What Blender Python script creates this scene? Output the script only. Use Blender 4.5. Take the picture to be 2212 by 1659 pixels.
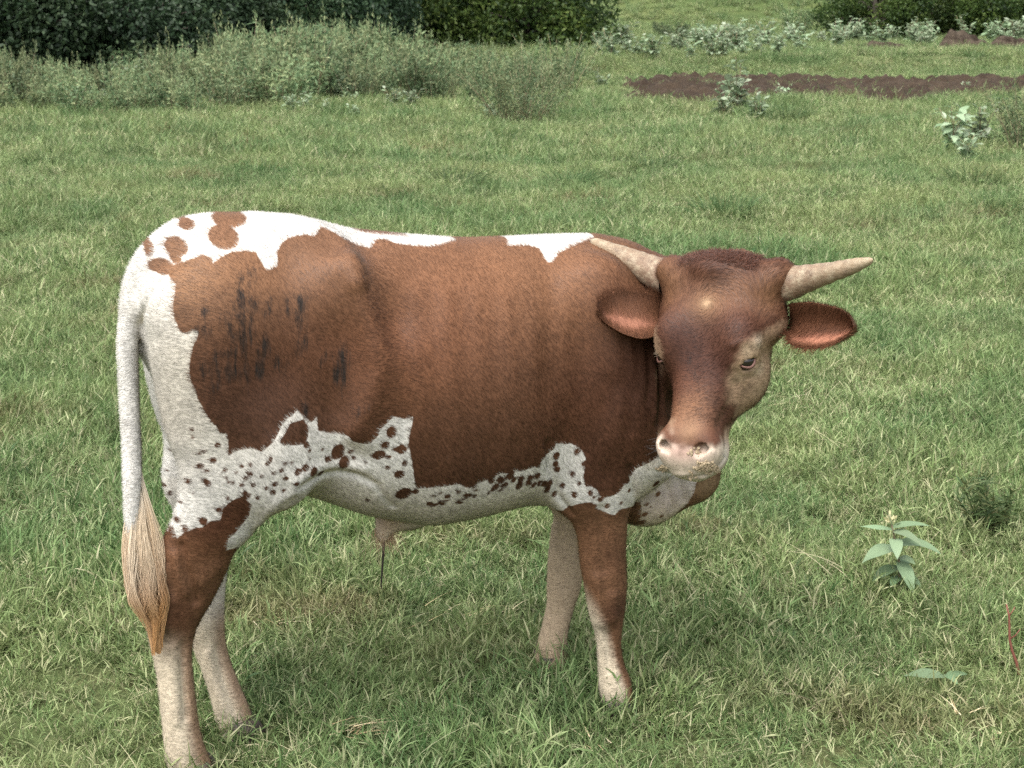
import bpy, bmesh, math, random
import numpy as np
from mathutils import Vector, Matrix
from mathutils.bvhtree import BVHTree

for o in list(bpy.data.objects):
    bpy.data.objects.remove(o, do_unlink=True)
S = bpy.context.scene
COL = S.collection
R = math.radians

# ------------------------------------------------------------------ camera, sky, sun, exposure
CAM_Z, PITCH = 1.55, R(14.2)
cd = bpy.data.cameras.new("camera")
cam = bpy.data.objects.new("camera", cd)
COL.objects.link(cam)
cam.location = (0, 0, CAM_Z)
cam.rotation_euler = (math.pi / 2 - PITCH, 0, 0)
cd.sensor_width = 36; cd.lens = 52
cd.clip_start = 0.05; cd.clip_end = 900
cd.dof.use_dof = True; cd.dof.focus_distance = 3.05; cd.dof.aperture_fstop = 15
S.camera = cam

SUN_EL, SUN_AZ = R(62), R(215)          # azimuth measured clockwise from +Y (behind and to the left of the camera)
W = bpy.data.worlds.new("World"); S.world = W; W.use_nodes = True
wn = W.node_tree; wn.nodes.clear()
w_out = wn.nodes.new("ShaderNodeOutputWorld")
w_bg = wn.nodes.new("ShaderNodeBackground"); w_bg.inputs[1].default_value = 0.15
w_hs = wn.nodes.new("ShaderNodeHueSaturation"); w_hs.inputs["Saturation"].default_value = 0.3
w_sky = wn.nodes.new("ShaderNodeTexSky"); w_sky.sky_type = 'NISHITA'; w_sky.sun_disc = False
w_sky.sun_elevation = SUN_EL; w_sky.sun_rotation = SUN_AZ
w_sky.air_density = 1.0; w_sky.dust_density = 4.0; w_sky.ozone_density = 1.0
wn.links.new(w_sky.outputs[0], w_hs.inputs["Color"])
wn.links.new(w_hs.outputs[0], w_bg.inputs[0])
wn.links.new(w_bg.outputs[0], w_out.inputs[0])
sl = bpy.data.lights.new("sun", 'SUN'); sl.energy = 1.25; sl.angle = R(70); sl.color = (1.0, 0.965, 0.90)
sun = bpy.data.objects.new("sun", sl); COL.objects.link(sun)
_sd = Vector((math.sin(SUN_AZ) * math.cos(SUN_EL), math.cos(SUN_AZ) * math.cos(SUN_EL), math.sin(SUN_EL)))
sun.rotation_euler = _sd.to_track_quat('Z', 'Y').to_euler()
S.view_settings.view_transform = 'Standard'
S.view_settings.look = 'None'
S.view_settings.exposure = 1.36
S.view_settings.gamma = 1.0
S.view_settings.use_curve_mapping = False
S.render.engine = 'CYCLES'
S.cycles.max_bounces = 6; S.cycles.diffuse_bounces = 3; S.cycles.glossy_bounces = 2
S.cycles.transparent_max_bounces = 8
S.cycles.use_denoising = False

rng = np.random.default_rng(11)
random.seed(5)

# ------------------------------------------------------------------ helpers
def tag(o, label=None, cat=None, group=None, kind=None):
    if label: o["label"] = label
    if cat: o["category"] = cat
    if group: o["group"] = group
    if kind: o["kind"] = kind
    return o

def mesh_obj(name, V, Fc, mat=None, parent=None, smooth=True, link=True):
    me = bpy.data.meshes.new(name)
    V = np.asarray(V, dtype=np.float32)
    if isinstance(Fc, np.ndarray):
        nf, k = Fc.shape
        me.vertices.add(len(V)); me.vertices.foreach_set("co", V.ravel())
        me.loops.add(nf * k); me.loops.foreach_set("vertex_index", Fc.ravel().astype(np.int32))
        me.polygons.add(nf)
        me.polygons.foreach_set("loop_start", (np.arange(nf) * k).astype(np.int32))
        me.polygons.foreach_set("loop_total", np.full(nf, k, np.int32))
        me.update(calc_edges=True)
    else:
        me.from_pydata([tuple(map(float, v)) for v in V], [], Fc)
        me.update()
    if smooth:
        me.polygons.foreach_set("use_smooth", np.ones(len(me.polygons), bool))
    if mat: me.materials.append(mat)
    o = bpy.data.objects.new(name, me)
    if link: COL.objects.link(o)
    if parent is not None: o.parent = parent
    return o

def vattr(o, name, arr, kind='FLOAT', domain='POINT'):
    a = o.data.attributes.new(name, kind, domain)
    arr = np.ascontiguousarray(arr, dtype=np.float32)
    key = {'FLOAT': 'value', 'FLOAT_VECTOR': 'vector', 'FLOAT_COLOR': 'color'}[kind]
    if kind == 'FLOAT_COLOR' and arr.shape[1] == 3:
        arr = np.concatenate([arr, np.ones((len(arr), 1), np.float32)], 1)
    a.data.foreach_set(key, arr.ravel())

def empty(name, loc=(0, 0, 0), rz=0.0):
    o = bpy.data.objects.new(name, None); COL.objects.link(o)
    o.location = loc; o.rotation_euler = (0, 0, rz); o.empty_display_size = 0.1
    return o

class NT:
    """small node-tree writer"""
    def __init__(self, name):
        self.m = bpy.data.materials.new(name); self.m.use_nodes = True
        self.t = self.m.node_tree; self.t.nodes.clear()
        self.out = self.t.nodes.new("ShaderNodeOutputMaterial")
    def n(self, typ, **kw):
        x = self.t.nodes.new(typ)
        for k, v in kw.items(): setattr(x, k, v)
        return x
    def set(self, sock, v):
        if hasattr(v, "is_output") or isinstance(v, bpy.types.NodeSocket): self.t.links.new(v, sock)
        else: sock.default_value = v
    def attr(self, name, out="Fac"):
        return self.n("ShaderNodeAttribute", attribute_name=name).outputs[out]
    def noise(self, scale, detail=3, rough=0.55, vec=None, dist=0.0):
        x = self.n("ShaderNodeTexNoise"); x.inputs["Scale"].default_value = scale
        x.inputs["Detail"].default_value = detail; x.inputs["Roughness"].default_value = rough
        x.inputs["Distortion"].default_value = dist
        if vec is not None: self.set(x.inputs["Vector"], vec)
        return x.outputs["Fac"]
    def math(self, op, a, b=0.0, c=None, clamp=False):
        x = self.n("ShaderNodeMath", operation=op); x.use_clamp = clamp
        self.set(x.inputs[0], a); self.set(x.inputs[1], b)
        if c is not None: self.set(x.inputs[2], c)
        return x.outputs[0]
    def ramp(self, f, lo, hi, a=0.0, b=1.0):
        x = self.n("ShaderNodeMapRange"); x.clamp = True
        self.set(x.inputs[0], f)
        for i, v in ((1, lo), (2, hi), (3, a), (4, b)): x.inputs[i].default_value = v
        return x.outputs[0]
    def mix(self, f, a, b, mode='MIX'):
        x = self.n("ShaderNodeMix", data_type='RGBA', blend_type=mode)
        self.set(x.inputs[0], f)
        for s, v in ((x.inputs[6], a), (x.inputs[7], b)):
            if isinstance(v, tuple) and len(v) == 3: v = (*v, 1)
            self.set(s, v)
        return x.outputs[2]
    def pos(self, obj=False, scale=None):
        v = self.n("ShaderNodeTexCoord").outputs["Object"] if obj else self.n("ShaderNodeNewGeometry").outputs["Position"]
        if scale is not None:
            m = self.n("ShaderNodeMapping"); self.set(m.inputs["Vector"], v); m.inputs["Scale"].default_value = scale
            v = m.outputs[0]
        return v
    def bsdf(self, col, rough=0.8, spec=0.3, bump=None, bump_s=0.3, bump_d=0.01, sss=0.0, trans=None):
        p = self.n("ShaderNodeBsdfPrincipled")
        if isinstance(col, tuple) and len(col) == 3: col = (*col, 1)
        self.set(p.inputs["Base Color"], col)
        self.set(p.inputs["Roughness"], rough)
        p.inputs["Specular IOR Level"].default_value = spec
        if bump is not None:
            b = self.n("ShaderNodeBump"); b.inputs["Strength"].default_value = bump_s
            b.inputs["Distance"].default_value = bump_d
            self.set(b.inputs["Height"], bump); self.t.links.new(b.outputs[0], p.inputs["Normal"])
        sh = p.outputs[0]
        if trans is not None:
            tr = self.n("ShaderNodeBsdfTranslucent"); self.set(tr.inputs[0], col)
            mx = self.n("ShaderNodeMixShader"); mx.inputs[0].default_value = trans
            self.t.links.new(sh, mx.inputs[1]); self.t.links.new(tr.outputs[0], mx.inputs[2]); sh = mx.outputs[0]
        self.t.links.new(sh, self.out.inputs[0])
        return self.m

def smooth01(x, lo, hi):
    t = np.clip((x - lo) / (hi - lo), 0, 1)
    return t * t * (3 - 2 * t)

def vnoise(P, scale, seed=0):
    """cheap value noise on Nx2 / Nx3 points, 0..1"""
    P = np.asarray(P, float) * scale
    i = np.floor(P).astype(np.int64); f = P - i; f = f * f * (3 - 2 * f)
    d = P.shape[1]; out = np.zeros(len(P))
    for c in range(2 ** d):
        w = np.ones(len(P)); h = np.full(len(P), seed * 7919 + 13, np.int64)
        for k in range(d):
            b = (c >> k) & 1
            w = w * (f[:, k] if b else 1 - f[:, k])
            h = h * 73856093 ^ (i[:, k] + b) * (19349663, 83492791, 49979687)[k]
        h = (h ^ (h >> 13)) * 1274126177 & 0x7fffffff
        h = (h ^ (h >> 15)) & 0xffff
        out += w * h / 65535.0
    return out

def tube(path, rad, nseg=8, squash=1.0):
    """closed tube round a polyline -> (V, F quads + caps)"""
    path = [Vector(p) for p in path]; n = len(path); V = []; Fc = []
    prev = None
    for i, p in enumerate(path):
        t = (path[min(i + 1, n - 1)] - path[max(i - 1, 0)]).normalized()
        a = prev - t * prev.dot(t) if prev is not None else t.orthogonal()
        a.normalize(); prev = a; b = t.cross(a)
        for k in range(nseg):
            th = 2 * math.pi * k / nseg
            V.append(p + a * (rad[i] * math.cos(th)) + b * (rad[i] * squash * math.sin(th)))
    for i in range(n - 1):
        for k in range(nseg):
            k2 = (k + 1) % nseg
            Fc.append((i * nseg + k, i * nseg + k2, (i + 1) * nseg + k2, (i + 1) * nseg + k))
    Fc.append(tuple(reversed(range(nseg)))); Fc.append(tuple((n - 1) * nseg + k for k in range(nseg)))
    return V, Fc

def crom(pts, m):
    """Catmull-Rom through rows of pts, m samples"""
    pts = np.asarray(pts, float); n = len(pts)
    u = np.linspace(0, n - 1, m); i = np.clip(u.astype(int), 0, n - 2); f = (u - i)[:, None]
    p0 = pts[np.clip(i - 1, 0, n - 1)]; p1 = pts[i]; p2 = pts[i + 1]; p3 = pts[np.clip(i + 2, 0, n - 1)]
    return 0.5 * (2 * p1 + (p2 - p0) * f + (2 * p0 - 5 * p1 + 4 * p2 - p3) * f ** 2 + (3 * p1 - p0 - 3 * p2 + p3) * f ** 3)
# ------------------------------------------------------------------ the calf
# Its root stands between the feet; local +x runs to the head, local -y is the side turned to the camera.
PSI = R(19.7); L0 = np.array([-0.24, 3.03, 0.0])
LX = np.array([math.cos(PSI), math.sin(PSI), 0.0]); LY = np.array([-math.sin(PSI), math.cos(PSI), 0.0]); LZ = np.array([0, 0, 1.0])
M3 = np.stack([LX, LY, LZ])                      # world -> local rotation
_f = np.array([0, math.cos(PITCH), -math.sin(PITCH)]); _u = np.array([0, math.sin(PITCH), math.cos(PITCH)]); _r = np.array([1.0, 0, 0])
FPX = 52 / 36 * 2212
C_LOC = M3 @ (np.array([0, 0, CAM_Z]) - L0)
def ray_l(u, v):                                  # direction of sight through a photo point, in the calf's own axes
    d = _f + _r * ((u - 1106) / FPX) - _u * ((v - 829.5) / FPX)
    return M3 @ d
def P(u, v, y=0.0):                               # where that sight line meets the calf's length-wise plane y
    d = ray_l(u, v); return C_LOC + d * ((y - C_LOC[1]) / d[1])

calf = empty("calf", L0, PSI)
tag(calf, "brown and white pied horned calf standing in the pasture, head turned to the camera", "calf")

# ---- signed distance field on a grid
VX = 0.0055
GLO = np.array([-0.66, -0.68, -0.02]); GHI = np.array([0.92, 0.30, 1.24])
GN = np.ceil((GHI - GLO) / VX).astype(int) + 1
AX = [GLO[i] + VX * np.arange(GN[i]) for i in range(3)]
FLD = np.full(GN, 0.4, np.float32)
def box_of(lo, hi, pad):
    a = np.clip(np.floor((np.asarray(lo) - pad - GLO) / VX).astype(int), 0, GN); b = np.clip(np.ceil((np.asarray(hi) + pad - GLO) / VX).astype(int) + 1, 0, GN)
    sl = tuple(slice(a[i], b[i]) for i in range(3))
    return sl, AX[0][sl[0]][:, None, None], AX[1][sl[1]][None, :, None], AX[2][sl[2]][None, None, :]
def put(sl, d, k, sub=False):
    g = FLD[sl]
    if sub:
        d = -d; h = np.maximum(k - np.abs(g - d), 0) / k
        FLD[sl] = np.maximum(g, d) + h * h * k * 0.25
    else:
        h = np.maximum(k - np.abs(g - d), 0) / k
        FLD[sl] = np.minimum(g, d) - h * h * k * 0.25
def d_ell(x, y, z, c, r):
    px, py, pz = (x - c[0]) / r[0], (y - c[1]) / r[1], (z - c[2]) / r[2]
    k0 = np.sqrt(px * px + py * py + pz * pz)
    k1 = np.sqrt((px / r[0]) ** 2 + (py / r[1]) ** 2 + (pz / r[2]) ** 2) + 1e-6
    return (k0 * (k0 - 1) / k1).astype(np.float32)
def ell(c, r, k=0.03, sub=False):
    if np.isscalar(r): r = (r, r, r)
    c = np.asarray(c); r = np.asarray(r, float)
    sl, x, y, z = box_of(c - r, c + r, k + 0.03)
    put(sl, d_ell(x, y, z, c, r), k, sub)
def chain(rows, k=0.03, step=0.012, sub=False):
    """rows (x, y, z, r_xz, r_y): a swept ellipsoid"""
    rows = np.asarray(rows, float)
    L = np.linalg.norm(np.diff(rows[:, :3], axis=0), axis=1).sum()
    rr = crom(rows, max(6, int(L / step)))
    lo = (rr[:, :3] - rr[:, 3:4]).min(0); hi = (rr[:, :3] + np.maximum(rr[:, 3:4], rr[:, 4:5])).max(0)
    lo[1] = (rr[:, 1] - rr[:, 4]).min()
    sl, x, y, z = box_of(lo, hi, k + 0.03)
    d = np.full(FLD[sl].shape, 0.4, np.float32)
    base = [s.start for s in sl]
    for q in rr:
        c = q[:3]; r = np.array([q[3], q[4], q[3]])
        s2, x2, y2, z2 = box_of(c - r, c + r, k + 0.03)
        s3 = tuple(slice(max(0, s2[i].start - base[i]), max(0, s2[i].stop - base[i])) for i in range(3))
        e = d_ell(x2, y2, z2, c, r)
        e = e[tuple(slice(0, d[s3].shape[i]) for i in range(3))]
        d[s3] = np.minimum(d[s3], e)
    put(sl, d, k, sub)
def pair_rows(pairs):
    """(back u, back v, front u, front v, y, lateral ratio) -> chain rows"""
    out = []
    for bu, bv, fu, fv, y, q in pairs:
        a, b = P(bu, bv, y), P(fu, fv, y); c = (a + b) / 2; r = np.linalg.norm(a - b) / 2
        r -= min(.0055, r * .12)
        out.append((c[0], y, c[2], r, r * q))
    return np.array(out)

# trunk: x, top z, bottom z, half width, height of the widest point
TR = np.array([
    (-.525, .970, .900, .012, .93), (-.500, 1.065, .82, .065, .93), (-.450, 1.126, .73, .120, .93), (-.38, 1.154, .66, .155, .94),
    (-.30, 1.162, .600, .175, .93), (-.20, 1.150, .565, .195, .90), (-.09, 1.116, .515, .225, .82), (.05, 1.096, .478, .245, .78),
    (.15, 1.085, .486, .245, .77), (.25, 1.083, .500, .235, .77), (.35, 1.083, .492, .215, .77), (.45, 1.080, .462, .190, .76),
    (.53, 1.060, .430, .160, .74), (.60, 1.020, .420, .125, .73), (.66, .960, .450, .085, .72), (.715, .84, .56, .02, .70)])
sl, gx, gy, gz = box_of((-.53, -.26, .4), (.72, .26, 1.17), 0.06)
xs = gx[:, 0, 0]; ti = [np.interp(xs, TR[:, 0], TR[:, j]) for j in range(1, 5)]
ker = np.hanning(15); ker /= ker.sum()
ti = [np.convolve(np.pad(t, 7, mode='edge'), ker, 'valid')[:, None, None] for t in ti]
hz = np.where(gz > ti[3], np.maximum(ti[0] - ti[3], .01), np.maximum(ti[3] - ti[1], .01))
ay = np.abs(gy) / np.maximum(ti[2], .008); az = np.abs(gz - ti[3]) / hz
pw = np.where(gz > ti[3], 2.0, 2.35)
sm = ay ** pw + az ** pw + 1e-9
q = sm ** (1 / pw)
d = (q - 1) * ((ti[2] * ay ** pw + hz * az ** pw) / sm)
d = np.maximum(d, np.maximum(-0.53 - gx, gx - 0.72)).astype(np.float32)
put(sl, d, 0.02)

# hind legs
HN = pair_rows([(350, 645, 615, 665, -.085, .66), (316, 700, 640, 730, -.095, .62), (327, 793, 640, 815, -.10, .62), (349, 889, 640, 905, -.105, .6), (375, 953, 632, 975, -.11, .58),
    (392, 1020, 605, 1050, -.112, .55), (385, 1090, 560, 1115, -.112, .52), (358, 1145, 522, 1165, -.108, .52), (331, 1195, 497, 1228, -.10, .50),
    (319, 1250, 473, 1278, -.095, .52), (312, 1310, 447, 1318, -.092, .56), (311, 1352, 431, 1350, -.09, .60), (322, 1400, 421, 1400, -.09, .66), (333, 1450, 421, 1450, -.09, .74),
    (340, 1510, 427, 1505, -.09, .80), (346, 1570, 434, 1565, -.09, .86), (351, 1625, 447, 1618, -.09, .9), (362, 1665, 463, 1660, -.09, .92)])
chain(HN[:7], k=.05); chain(HN[5:], k=.03)
up = HN[:7].copy(); up[:, 1] *= -1
chain(up, k=.05)
HF = np.concatenate([up[5:7], pair_rows([(400, 1145, 520, 1160, .108, .55), (384, 1200, 502, 1210, .10, .52), (379, 1265, 493, 1265, .095, .54), (388, 1330, 490, 1330, .09, .58),
    (410, 1390, 492, 1385, .088, .66), (430, 1440, 503, 1435, .085, .74), (446, 1490, 521, 1480, .08, .8), (458, 1540, 541, 1525, .075, .86), (466, 1580, 556, 1567, .07, .9), (474, 1612, 564, 1600, .065, .92)])])
chain(HF, k=.03)
# hip bones, pin bones, flank hollow, tail head
hip = P(752, 560, -.165)
for s in (1, -1):
    ell((hip[0], s * .150, hip[2] - .012 - (.02 if s < 0 else 0) * 0 - (.0 if s * hip[1] < 0 else .05)), (.05, .03, .04), .09)
    ell((hip[0] + .09, s * .244, hip[2] - .06), (.06, .035, .065), .07, sub=True)     # hollow in front of the hip
    ell((-.47, s * .075, 1.0), (.045, .04, .045), .05)
    chain([(hip[0] + .00, s * .165, hip[2] - .03, .02, .018), (hip[0] + .03, s * .188, hip[2] - .12, .02, .016), (hip[0] + .05, s * .20, hip[2] - .23, .022, .014), (hip[0] + .02, s * .195, hip[2] - .33, .024, .014)], k=.05)
    ell((-.275, s * .15, .70), (.06, .04, .10), .08)                                     # stifle and flank fold
# tail head: the root of the tail flows out of the rump
def tq(u, v, y, r, ry): return P(u, v, y).tolist() + [r, ry]
chain([tq(455, 530, 0, .05, .05), tq(395, 525, 0, .046, .045), tq(345, 558, 0, .043, .04), tq(308, 612, -.005, .037, .034), tq(291, 668, -.012, .028, .026), tq(284, 715, -.018, .018, .018)], k=.045)
# fore legs and shoulders
FN = pair_rows([(1215, 700, 1400, 690, -.13, .45), (1200, 830, 1410, 830, -.135, .42), (1185, 930, 1400, 945, -.14, .42), (1195, 1020, 1375, 1035, -.14, .44), (1225, 1085, 1362, 1090, -.14, .5), (1243, 1150, 1357, 1150, -.138, .58), (1250, 1210, 1355, 1210, -.137, .62),
    (1260, 1268, 1357, 1265, -.136, .70), (1270, 1318, 1352, 1320, -.136, .76), (1284, 1362, 1345, 1362, -.137, .86), (1289, 1410, 1344, 1405, -.138, .92), (1291, 1450, 1352, 1445, -.14, .95),
    (1292, 1488, 1366, 1478, -.142, .9), (1303, 1522, 1366, 1510, -.145, .95)])
chain(FN[:4], k=.06); chain(FN[2:], k=.03)
up = FN[:4].copy(); up[:, 1] *= -1
chain(up, k=.06)
FF = np.concatenate([up[2:4], pair_rows([(1188, 1085, 1268, 1095, .14, .6), (1186, 1150, 1264, 1150, .138, .62), (1180, 1215, 1262, 1212, .136, .66), (1179, 1265, 1258, 1265, .134, .72),
    (1178, 1312, 1243, 1306, .132, .8), (1168, 1360, 1230, 1355, .13, .9), (1157, 1402, 1226, 1400, .128, .95), (1149, 1440, 1226, 1436, .125, .95), (1152, 1458, 1222, 1456, .125, .95)])])
chain(FF, k=.03)
# shoulder blade and the crease behind it
for s in (1, -1):
    chain([(.40, s * .13, 1.00, .035, .03), (.42, s * .165, .88, .05, .035), (.47, s * .172, .74, .06, .04), (.52, s * .155, .64, .07, .05)], k=.09)
    ell((.315, s * .262, .86), (.03, .03, .13), .09, sub=True)
    ell((.315, s * .245, .62), (.025, .03, .08), .06, sub=True)
# brisket and dewlap
chain([P(1395, 1055, -.03).tolist() + [.080, .07], P(1450, 1042, -.05).tolist() + [.068, .05], P(1490, 1030, -.07).tolist() + [.066, .04], P(1508, 1024, -.08).tolist() + [.054, .036], P(1508, 960, -.09).tolist() + [.05, .036], P(1515, 880, -.11).tolist() + [.05, .045]], k=.05)
# sheath
chain([P(860, 1105, 0).tolist() + [.035, .022], P(835, 1135, 0).tolist() + [.024, .018], P(828, 1158, 0).tolist() + [.014, .012]], k=.04)
chain([P(890, 1115, 0).tolist() + [.022, .02], P(1000, 1075, 0).tolist() + [.02, .02]], k=.04)

# head frame: O poll, hA down the face, hN out of the face, hS to the calf's left (right in the picture)
def cam_l(v):
    v = np.asarray(v, float); w = _r * v[0] + _u * v[1] - _f * v[2]
    return M3 @ w
HO = P(1550, 572, -.315)
HK = .925
hA = cam_l((-.205, -.955, .20)); hA /= np.linalg.norm(hA)
hN = cam_l((-.53, .11, .83)); hN -= hA * (hN @ hA); hN /= np.linalg.norm(hN)
hS = np.cross(hN, hA); hS /= np.linalg.norm(hS)
if hS @ cam_l((1, 0, 0)) < 0: hS = -hS
EYE_T, EYE_S, EYE_N = .205, .094, -.026
def H(t, s, n): return HO + (hA * t + hS * s + hN * n) * HK
# t, half width, front, back, widest n
HD = np.array([(-.050, .030, -.075, -.10), (-.035, .072, -.040, -.125), (-.012, .100, -.012, -.145), (.03, .113, .006, -.165), (.08, .110, .016, -.170), (.13, .103, .018, -.178), (.17, .098, .014, -.182),
    (.21, .089, .007, -.182), (.25, .076, .002, -.174), (.29, .067, .001, -.160), (.33, .060, .001, -.142), (.365, .056, .001, -.124), (.395, .057, -.002, -.108), (.42, .058, -.010, -.094), (.442, .050, -.024, -.082), (.455, .034, -.044, -.070)])
mid = H(.2, 0, -.09)
sl, gx, gy, gz = box_of(mid - .32, mid + .32, 0)
dx, dy, dz = gx - HO[0], gy - HO[1], gz - HO[2]
dx, dy, dz = dx / HK, dy / HK, dz / HK
ht = dx * hA[0] + dy * hA[1] + dz * hA[2]; hs = dx * hS[0] + dy * hS[1] + dz * hS[2]; hn = dx * hN[0] + dy * hN[1] + dz * hN[2]
tf = np.linspace(-.05, .455, 200); hdf = crom(HD[:, :], 400)
tab = [np.interp(np.clip(ht, -.05, .455), hdf[:, 0], hdf[:, j]) for j in (1, 2, 3)]
w_, f_, b_ = tab
nc = f_ - np.minimum((f_ - b_) * .42, .075)
hh = np.where(hn > nc, f_ - nc, nc - b_)
aw = np.abs(hs) / w_; an = np.abs(hn - nc) / np.maximum(hh, .004)
pw = np.where(hn > nc, 2.7, 2.1)
sm = aw ** pw + an ** pw + 1e-9
d = (sm ** (1 / pw) - 1) * ((w_ * aw ** pw + hh * an ** pw) / sm)
d = (HK * np.maximum(d, np.maximum(-.05 - ht, ht - .455))).astype(np.float32)
# neck first, so that the head sits on it
def ch(*rows): return [list(map(float, np.r_[p, r])) for p, r in rows]
chain(ch(((.46, 0, .80), (.235, .17)), ((.54, .0, .81), (.205, .145)), ((.615, -.06, .85), (.165, .12)), ((.64, -.13, .88), (.135, .11)), (H(.13, -.045, -.205), (.10, .09)), (H(.11, -.02, -.13), (.08, .075))), k=.05)
put(sl, d, .035)
for s in (1, -1):
    ell(H(.192, s * .080, -.026), .030, .035)                    # orbit
    ell(H(.15, s * .080, -.008), (.03, .03, .03), .05)           # brow
    ell(H(.215, s * .062, -.108), (.045, .045, .06), .05)         # cheek muscle
    ell(H(.398, s * .040, -.024), .030, .03)                     # nostril wing
    chain(ch((H(.420, s * .030, .004), (.006, .006)), (H(.414, s * .036, .000), (.0115, .0115)), (H(.404, s * .045, -.008), (.0125, .0125)), (H(.392, s * .051, -.016), (.008, .008))), k=.006, step=.003, sub=True)   # nostril
    ell(H(EYE_T, s * EYE_S, EYE_N), .0175, .006, sub=True)       # eye socket
    ell(H(.432, s * .03, -.075), (.03, .03, .006), .006, sub=True)
    chain(ch((H(.02, s * .10, -.045), (.042, .042)), (H(.005, s * .125, -.045), (.036, .036))), k=.04)   # horn base
    ell(H(.10, s * .105, -.075), (.04, .04, .04), .04)           # ear base
ell(H(.408, 0, -.068), (.050, .042, .042), .04)                     # muzzle, lips
ell(H(.395, 0, -.098), (.042, .042, .034), .04)                      # chin
ell(H(-.01, 0, -.035), (.07, .05, .028), .04)                      # poll bump

# ---- surface nets
def surface_nets(F, ax):
    s = F < 0
    nx, ny, nz = F.shape
    c = np.zeros((nx - 1, ny - 1, nz - 1), np.int8)
    for a in (0, 1):
        for b in (0, 1):
            for e in (0, 1): c += s[a:nx - 1 + a, b:ny - 1 + b, e:nz - 1 + e]
    act = (c > 0) & (c < 8)
    idx = np.full(act.shape, -1, np.int64); I = np.argwhere(act); idx[act] = np.arange(len(I))
    acc = np.zeros((len(I), 3)); cnt = np.zeros(len(I))
    corners = [(a, b, e) for a in (0, 1) for b in (0, 1) for e in (0, 1)]
    for i, p in enumerate(corners):
        for j, q in enumerate(corners):
            if j > i and sum(abs(p[k] - q[k]) for k in range(3)) == 1:
                fp = F[I[:, 0] + p[0], I[:, 1] + p[1], I[:, 2] + p[2]]; fq = F[I[:, 0] + q[0], I[:, 1] + q[1], I[:, 2] + q[2]]
                m = (fp < 0) != (fq < 0); t = np.where(m, fp / np.where(m, fp - fq, 1), 0)
                for k in range(3): acc[:, k] += np.where(m, p[k] + t * (q[k] - p[k]), 0)
                cnt += m
    V = (I + acc / cnt[:, None]) * VX + GLO
    Q = []
    for axis in range(3):
        o = [k for k in range(3) if k != axis]
        a = [slice(None)] * 3; b = [slice(None)] * 3
        a[axis] = slice(0, -1); b[axis] = slice(1, None)
        for k in o: a[k] = slice(1, -1); b[k] = slice(1, -1)
        m = s[tuple(a)] != s[tuple(b)]; E = np.argwhere(m)
        flip = s[tuple(a)][m]
        for k in o: E[:, k] += 1
        def at(d0, d1):
            J = E.copy(); J[:, o[0]] += d0; J[:, o[1]] += d1
            return idx[J[:, 0], J[:, 1], J[:, 2]]
        q = np.stack([at(-1, -1), at(0, -1), at(0, 0), at(-1, 0)], 1)
        if axis == 1: flip = ~flip
        q[~flip] = q[~flip][:, ::-1]
        Q.append(q)
    return V, np.concatenate(Q)
BV, BQ = surface_nets(FLD, AX)
ok = (BQ >= 0).all(1); BQ = BQ[ok]
ed = np.concatenate([BQ[:, [0, 1]], BQ[:, [1, 2]], BQ[:, [2, 3]], BQ[:, [3, 0]]])
deg = np.bincount(ed.ravel(), minlength=len(BV)).astype(float)[:, None]
def lap(V):
    o = np.zeros_like(V)
    for k in range(V.shape[1]): o[:, k] = np.bincount(ed[:, 0], V[ed[:, 1], k], len(V)) + np.bincount(ed[:, 1], V[ed[:, 0], k], len(V))
    return o / np.maximum(deg, 1)
for _ in range(3):
    BV = BV + .55 * (lap(BV) - BV); BV = BV - .56 * (lap(BV) - BV) * .9
def normals(V, Q):
    n = np.cross(V[Q[:, 2]] - V[Q[:, 0]], V[Q[:, 3]] - V[Q[:, 1]])
    N = np.zeros_like(V)
    for k in range(4):
        for c in range(3): N[:, c] += np.bincount(Q[:, k], n[:, c], len(V))
    return N / (np.linalg.norm(N, axis=1, keepdims=True) + 1e-12)
BN = normals(BV, BQ)
print("calf verts", len(BV), "quads", len(BQ))

def hf(p):
    p = (np.asarray(p) - HO) / HK
    return np.stack([p @ hA, p @ hS, p @ hN], -1)
BVH = BVHTree.FromPolygons([tuple(v) for v in BV.tolist()], BQ.tolist())
def hit(u, v):
    """point of the modelled hide seen through a photo point"""
    d = Vector(ray_l(u, v)).normalized()
    h = BVH.ray_cast(Vector(C_LOC), d)
    return np.array(h[0]) if h[0] is not None else None

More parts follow.
